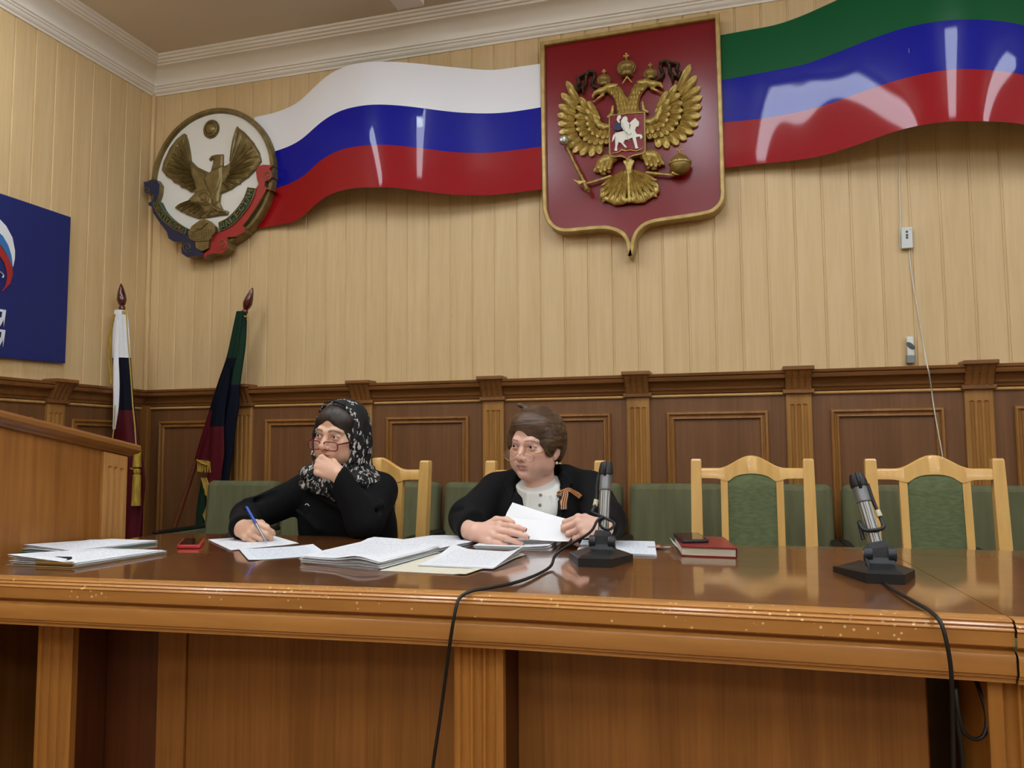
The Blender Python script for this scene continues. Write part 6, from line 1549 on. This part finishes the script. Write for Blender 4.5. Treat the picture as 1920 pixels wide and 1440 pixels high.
# lower drape over the shoulders, gathered in folds
f.ell((0, .035, -.150), (.150, .115, .052), .03); f.ell((.055, -.020, -.145), (.085, .055, .042), .02); f.ell((-.058, -.025, -.140), (.075, .055, .040), .02); f.ell((-.01, -.045, -.165), (.06, .042, .036), .025)
for k in range(15):
    a = -1.5+k*.2; wv = .3*math.sin(k*2.3); p0 = (.066*math.sin(a), .03-.085*math.cos(a), -.085+.012*math.sin(k*1.7)); p1 = (.150*math.sin(a+.12*wv), .03-.118*math.cos(a+.12*wv), -.168-.018*math.cos(a)); f.cap(p0, p1, .006, .009, .009)
    a += .1; f.cap((.072*math.sin(a), .03-.096*math.cos(a), -.08), (.155*math.sin(a), .03-.128*math.cos(a), -.175), .005, .006, .007, 'cut')
for s in (-1, 1): f.chain([(s*.076, -.030, .06), (s*.083, -.035, 0), (s*.077, -.04, -.07), (s*.052, -.055, -.115)], [.005, .006, .007, .008], .008)
f.chain([(-.066, -.036, .078), (-.035, -.046, .112), (0, -.048, .119), (.035, -.046, .112), (.066, -.036, .078)], .0045, .008)
for s in (-1, 1):
    for q in range(4): f.chain([(s*(.080+.002*q), -.02+.022*q, .05), (s*(.088+.001*q), -.02+.024*q, -.01), (s*.084, -.02+.024*q, -.09)], [.003, .004, .004], .006, 'add' if q % 2 else 'cut')
# keep chin and fist clear
f.cap((0, -.07, -.080), (.02, -.14, -.085), .040, .048, .012, 'cut')
V, Fq = f.mesh(); sc1 = np_obj('headscarf', c1+relax(V, Fq, 1) @ R1.T, Fq, 'scarf', w1)
# short fringe along the hem
bv = bvh_of(sc1, sw); m = MB(); rr_ = random.Random(3)
for k in range(46):
    t = k/45
    p0 = smooth_path([(566, 866, 0), (568, 885, 0), (580, 903, 0), (598, 914, 0), (612, 920, 0)], 12) if t < .5 else smooth_path([(664, 910, 0), (680, 898, 0), (697, 880, 0), (708, 866, 0), (712, 860, 0)], 12)
    q = p0[int((t*2 % 1)*(len(p0)-1))]; h = onto(bv, q[0], q[1], .003); e = onto(bv, q[0]+rr_.uniform(-3, 5)*(1 if t > .5 else -1), q[1]+rr_.uniform(1, 7), .005)
    if h is not None and e is not None and (e-h).length < .04: m.tube([h, e], .0011, 4)
m.build('scarf_fringe', 'cloth_black', sc1, True)
mat('print_grey', '#b4b2ad', .7)
def letters(word, pts, size, par, mt):
    for chx, (x_, y_, a) in zip(word, pts):
        h = onto(bv, x_, y_, .003); hx = onto(bv, x_+3*math.cos(a), y_+3*math.sin(a), .003); hy = onto(bv, x_+3*math.sin(a), y_-3*math.cos(a), .003)
        if None in (h, hx, hy): continue
        ex = (hx-h).normalized(); ey = (hy-h); ey = (ey-ex*ey.dot(ex)).normalized(); vs, fs = text_mesh(chx, size, .0006, .0004)
        w_ = max(v[0] for v in vs)/2; MB().add([h+ex*(v[0]-w_)+ey*(v[1]-size*.35)+ex.cross(ey)*v[2] for v in vs], fs).build('letter', mt, par)
letters('VENTINO', [(565, 872, 1.0), (568, 880, 1.0), (572, 887, .95), (577, 893, .85), (583, 899, .75), (589, 904, .6), (596, 909, .5)], .0165, sc1, 'print_grey')
letters('TINO', [(678, 899, -.9), (684, 891, -.9), (689, 884, -.85), (697, 876, -.8)], .0185, sc1, 'print_grey')
# small white mark on the sweater
strip_on(bv, sw, 'chest_mark', [(573, 947), (577, 945), (581, 949)], 1.6, 1, ['print_white'], .003)
# spectacles low on the nose
def glasses(par, c, R, zc, yc, hw, hh, mt, rad, rect, tilt, r_in=.0065, ear=(.074, .02, .004), name='spectacles'):
    g = None; Rl = np.array(Matrix.Rotation(tilt, 3, 'X'))
    def L2W(p): return tuple(c+R @ np.array(p))
    def lp(s, a):
        if rect:
            q = 4.; x_ = hw*np.sign(math.cos(a))*abs(math.cos(a))**(2/q); z_ = hh*np.sign(math.sin(a))*abs(math.sin(a))**(2/q)
        else: x_ = hw*math.cos(a); z_ = hh*math.sin(a)*(1 if math.sin(a) < 0 else .8)
        p = Rl @ np.array([x_, .0, z_]); return np.array([s*(hw+r_in), yc+.006*abs(x_*s+hw)/hw*.5, zc])+p
    m = MB()
    for s in (-1, 1):
        m.tube([L2W(lp(s, 2*PI*k/40)) for k in range(41)], rad, 6, caps=False)
        hinge = np.array([s*(2*hw+r_in), yc+.004, zc+hh*.6]); m.tube([L2W(hinge), L2W(hinge+np.array([s*.006, .006, .001])), L2W((s*ear[0], -.04, (zc+hh*.6)*.6)), L2W((s*ear[0], ear[1], ear[2]))], rad*1.25, 6)
    m.tube([L2W((-r_in, yc, zc+hh*.35)), L2W((0, yc-.002, zc+hh*.55)), L2W((r_in, yc, zc+hh*.35))], rad, 6)
    g = m.build(name, mt, par, True)
    for s in (-1, 1):
        m = MB(); ring = [L2W(lp(s, 2*PI*k/32)) for k in range(32)]; m.add(ring, [tuple(range(32))]); m.build('lens', 'lens', g)
    return g
glasses(w1, c1, R1, -.028, -.106, .0255, .0145, 'frame_red', .0021, True, .12)
# pen
mat('pen_blue', '#2450a8', .3); mat('pen_metal', '#9aa0a8', .3, .8)
pt_ = np.array(atZ(500.5, 1019, TZ+.0035)); top_ = np.array(atY(462, 950, 2.235)); ax_ = (top_-pt_)/np.linalg.norm(top_-pt_); Lp = np.linalg.norm(top_-pt_)
pen = thing('pen', 'blue ballpoint pen in the writing hand', 'pen', tuple(pt_))
MB().lathe([(.0004, 0), (.0012, .004), (.0032, .016), (.0038, .03), (.0038, Lp*.55)], tuple(pt_), tuple(ax_), n=12).build('barrel', 'pen_metal', pen, True)
MB().lathe([(.0042, Lp*.52), (.0046, Lp*.54), (.0046, Lp*.97), (.003, Lp), (0, Lp)], tuple(pt_), tuple(ax_), n=12).build('cap', 'pen_blue', pen, True)
legs(w1, (-1.385, 2.62), 2.22)
# ------------------------------------------------------------------ woman in the jacket
w2 = thing('person', 'person with short brown hair in black jacket and white blouse holding papers', 'person', (-.68, 2.62, 0))
R2_ = rotm(-.25, .10, .075); eye2 = np.array(atY(982, 838, 2.48)); s2 = .985; c2_ = eye2-R2_ @ np.array([0, -.075, 0])*s2
SK2 = '#dbaf9a'
V, Fq = build_head(.3, .7, 1); V = V*np.array([.96, 1, 1]); T = head_tint(V, SK2, '#b0766e', '#5a4030', '#c58874', .7, .7); head2 = (c2_+(V*s2) @ R2_.T, Fq, T)
def H2(p): return c2_+R2_ @ (np.array(p)*s2)
# her right hand (picture left): fingers along the paper
wa = np.array([-.800, 2.312, .800])
f = Field((-.93, 2.16, .74), (-.55, 2.45, .90), .0019)
f.chain([(-.838, 2.338, .804), tuple(wa)], [.030, .028], .012)
tA, fA = hand(f, wa, (.89, -.45, .03), (-.22, -.80, .55), (0, .3, 1), ((.12, .22, .15), (.18, .26, .16), (.26, .32, .18), (.34, .36, .2)), ((.022, .024, .010), (.052, .048, .012), (.085, .052, .018), (.112, .046, .020)), 1.02)
V, Fq = f.mesh(); hA = (V, Fq, hand_tint(V, SK2, tA, '#433', '#c98a7c'))
# her left hand (picture right): curled over the sheet edge
wb_ = np.array([-.408, 2.335, .818])
f = Field((-.56, 2.16, .74), (-.30, 2.45, .92), .0019)
f.chain([(-.412, 2.365, .82), tuple(wb_)], [.031, .029], .012)
tB, fB = hand(f, wb_, (-.80, -.58, .12), (.10, -.80, .58), (0, .3, 1), ((.80, .95, .45), (.85, 1.0, .45), (.9, 1.0, .45), (.95, 1.0, .5)), ((.020, .024, .012), (.050, .044, .022), (.078, .042, .034), (.100, .032, .042)), 1.0)
V, Fq = f.mesh(); hB = (V, Fq, hand_tint(V, SK2, tB, '#433', '#c98a7c'))
f = Field((-.92, 2.42, .50), (-.42, 2.85, 1.02), .008)
f.ell((-.665, 2.64, .74), (.16, .10, .22), 0); f.cap((-.80, 2.63, .86), (-.53, 2.63, .865), .045, .045, .05); f.cap((-.665, 2.64, .86), tuple(H2((0, .04, -.16))), .055, .05, .04)
V, Fq = f.mesh(); tb = (V, Fq, np.tile(np.array(lin(SK2)[:3]), (len(V), 1)))
V, Fq, T = join_np([head2, hA, hB, tb]); np_obj('body', V, Fq, 'skin', w2, T)
for s in (-1, 1): eyeball(w2, H2((s*.0315, -.0692, 0)), R2_, (-.30, -1, -.02))
mat('nail_dark', '#2a1014', .2, coat=.5)
nails(w2, tA[:4], fA[1], fA[0], 'nail_dark'); nails(w2, tB[:4], fB[1], fB[0], 'nail_dark')
# ring on the ring finger
k_ = wa+(fA[0]*.083+fA[2]*-.010)*1.02; dr_ = fA[0]*math.cos(.42)-fA[1]*math.sin(.42); pc = k_+dr_*.020; uu = np.cross(dr_, fA[1]); uu /= np.linalg.norm(uu); vv = np.cross(uu, dr_)
MB().tube([tuple(pc+(uu*math.cos(a)+vv*math.sin(a))*.0098) for a in np.linspace(0, 2*PI, 21)], .0013, 6, caps=False).build('finger_ring', 'frame_gold', w2, True)
# blouse
f = Field((-.80, 2.42, .70), (-.53, 2.72, .985), .0034)
f.ell((-.655, 2.615, .80), (.125, .118, .15), 0); nk = H2((0, .016, -.125)); f.cap((-.650, 2.595, .86), tuple(nk), .088, .066, .03)
f.cap((-.650, 2.57, .85), tuple(H2((0, -.004, -.135))), .072, .050, .03)
hp = H2((0, -.03, -.138)); f.half(tuple(hp), tuple(R2_ @ np.array([0, -.30, 1.])), .002)
for k in range(6): f.cap((-.70+k*.018, 2.497, .74), (-.69+k*.015, 2.507, .90), .004, .003, .008)
V, Fq = f.mesh(); bl = np_obj('blouse', relax(V, Fq, 1, .4), Fq, 'blouse_white', w2)
# jacket
f = Field((-1.02, 2.20, .52), (-.26, 2.86, 1.00), .0050)
f.ell((-.665, 2.65, .75), (.195, .13, .25), 0); f.ell((-.665, 2.60, .80), (.18, .115, .14), .05)
f.chain([(-.822, 2.615, .912), (-.665, 2.655, .945), (-.510, 2.615, .918)], [.055, .058, .055], .04)
f.chain([(-.828, 2.605, .900), (-.872, 2.455, .828), (-.815, 2.315, .806)], [.064, .060, .043], .025)
f.chain([(-.505, 2.605, .905), (-.432, 2.465, .830), (-.418, 2.345, .820)], [.064, .060, .044], .025)
for a, b in (((-.86, 2.52, .90), (-.93, 2.46, .85)), ((-.45, 2.52, .90), (-.37, 2.47, .85)), ((-.93, 2.41, .85), (-.87, 2.38, .86))): f.cap(a, b, .006, .006, .02, 'cut')
# open front and neck
f.chain([(-.655, 2.44, .96), (-.648, 2.44, .88), (-.640, 2.44, .80), (-.64, 2.45, .70)], [.072, .060, .050, .040], .006, 'cut', sc=(1, .30, 1)); f.cap(tuple(H2((0, .0, -.10))), tuple(H2((0, .02, -.17))), .064, .070, .006, 'cut')
for w_, fr_, lo_, hi_ in ((np.array([-.832, 2.335, .81]), fA, (-.92, 2.2, .74), (-.70, 2.39, .90)), (np.array([-.415, 2.352, .818]), fB, (-.52, 2.2, .74), (-.30, 2.40, .90))):
    dv = np.array(fr_[0]); dv = dv/np.linalg.norm(dv); sl, X, Y, Z = f.sub(lo_, hi_); dd = (X-w_[0])*dv[0]+(Y-w_[1])*dv[1]+(Z-w_[2])*dv[2]; f.put(sl, (-dd).astype(np.float32), .004, 'cut')
sl, X, Y, Z = f.sub((-1.1, 2.1, .5), (-.2, 2.52, TZ+.02)); f.put(sl, np.maximum(Z-TZ-.002, Y-2.495).astype(np.float32), .004, 'cut')
V, Fq = f.mesh(); jk = np_obj('jacket', relax(V, Fq, 2, .4), Fq, 'jacket_black', w2)
bvj = bvh_of(jk); bvb = bvh_of(bl)
patch_on(bvj, jk, 'lapel', ([(981, 902), (965, 925), (958, 945), (962, 985)], [(955, 890), (944, 912), (948, 922), (958, 985)]), 'jacket_black', .007)
patch_on(bvj, jk, 'lapel', ([(1040, 900), (1044, 930), (1046, 960), (1040, 990)], [(1058, 884), (1075, 905), (1068, 915), (1048, 990)]), 'jacket_black', .007)
for x_, y_ in ((1013.7, 928.5), (1012.5, 947), (1010, 962)):
    h = onto(bvb, x_, y_, .002)
    if h is not None: MB().lathe([(.0045, 0), (.0050, .0015), (.003, .002), (0, .0018)], tuple(h), tuple((Vector((0, 0, CAMZ))-h).normalized()), n=12).build('button', 'plastic_grey', bl, True)
# striped ribbon
mat('ribbon_orange', '#d08a45', .6); mat('ribbon_black', '#1a0d0a', .6)
strip_on(bvj, jk, 'ribbon', [(1048, 931), (1058, 924), (1069, 921), (1079, 924), (1088, 929), (1094, 935)], 9, 7, ['ribbon_black', 'ribbon_orange'], .012)
strip_on(bvj, jk, 'ribbon', [(1060, 926), (1058, 936), (1056, 946), (1056, 957)], 12, 7, ['ribbon_black', 'ribbon_orange'], .015)
# hair
f = Field((-.12, -.13, -.12), (.12, .14, .15), .0028)
f.ell((0, .020, .040), (.084, .102, .090), 0); f.ell((0, .050, -.005), (.084, .080, .085), .03); f.ell((0, -.02, .068), (.070, .070, .050), .02)
for s in (-1, 1): f.ell((s*.070, -.005, .010), (.020, .050, .045), .02)
f.ell((-.016, -.118, -.022), (.058, .075, .086), .006, 'cut'); f.ell((.012, -.105, -.055), (.070, .075, .070), .006, 'cut')
f.ell((0, -.050, -.085), (.12, .070, .070), .008, 'cut')
f.ell((.085, .006, -.030), (.022, .022, .030), .006, 'cut'); f.ell((-.085, .006, -.035), (.020, .022, .030), .006, 'cut')
f.half((0, 0, -.085), (0, .3, -1))
rr_ = random.Random(5)
for k in range(34):   # locks swept from the parting to the side and back
    t = k/33; a0 = np.array([-.020+.01*rr_.uniform(-1, 1), -.075+.15*t, .118-.02*abs(t-.4)]); sgn = 1 if k % 3 else -1
    e0 = np.array([sgn*.080, -.055+.15*t+rr_.uniform(-.01, .01), .012+rr_.uniform(-.015, .012)]); md = (a0+e0)/2+np.array([sgn*.026, -.006, .030])
    P_ = smooth_path([a0, md, e0], 4)
    for q in range(len(P_)):
        v = np.array(P_[q])-np.array([0, .02, .03]); nv = v/np.array([.088, .106, .094]); P_[q] = tuple(v/np.linalg.norm(nv)+np.array([0, .02, .03]))
    f.chain(P_, [.004]*len(P_), .005)
f.ell((-.016, -.124, -.022), (.056, .070, .084), .004, 'cut'); f.ell((.012, -.112, -.055), (.066, .072, .070), .004, 'cut')
f.chain([(-.02, -.02, .122), (-.04, -.035, .132), (-.045, -.04, .134)], [.008, .005, .002], .012)
V, Fq = f.mesh(); np_obj('hair', c2_+(relax(V, Fq, 1, .4)*s2) @ R2_.T, Fq, 'hair_brown', w2)
glasses(w2, c2_, R2_, -.026, -.110, .0245, .0175, 'frame_gold', .0009, False, .15)
e_ = H2((.078, .008, -.056)); MB().lathe([(.0045*math.sin(PI*i/8), -.0045*math.cos(PI*i/8)) for i in range(9)], tuple(e_), n=10).build('earring', 'pearl', w2, True)
legs(w2, (-.67, 2.64), 2.24)
# sheets in her hands
def held(name, label, ctrl, mt):
    """ctrl: rows of (px, py, Y) control points"""
    rows = []
    for r in ctrl: rows.append(smooth_path([atY(*p) for p in r], 6))
    cols = [smooth_path([r[i] for r in rows], 6) for i in range(len(rows[0]))]
    m = MB(); m.grid(cols); m.grid([[(p[0], p[1]+.0006, p[2]) for p in c] for c in cols], flip=True); return tag(m.build(name, mt, None, True), label, 'paper')
held('paper_sheet', 'front white sheet held by the woman in the jacket', [[(962, 971, 2.335), (1010, 975, 2.335), (1062, 974, 2.335), (1092, 974, 2.330)], [(950, 986, 2.305), (1005, 994, 2.300), (1055, 996, 2.300), (1082, 995, 2.302)], [(955, 1005, 2.282), (1003, 1012, 2.272), (1045, 1015, 2.272), (1066, 1015, 2.278)]], 'paper_plain')
held('paper_sheet', 'rear white sheet held upright by the woman in the jacket', [[(961, 942, 2.385), (995, 953, 2.385), (1030, 964, 2.38), (1070, 975, 2.375)], [(950, 962, 2.365), (992, 970, 2.36), (1028, 977, 2.355), (1068, 984, 2.35)], [(944, 980, 2.345), (990, 986, 2.34), (1026, 990, 2.335), (1066, 994, 2.33)]], 'paper_plain')
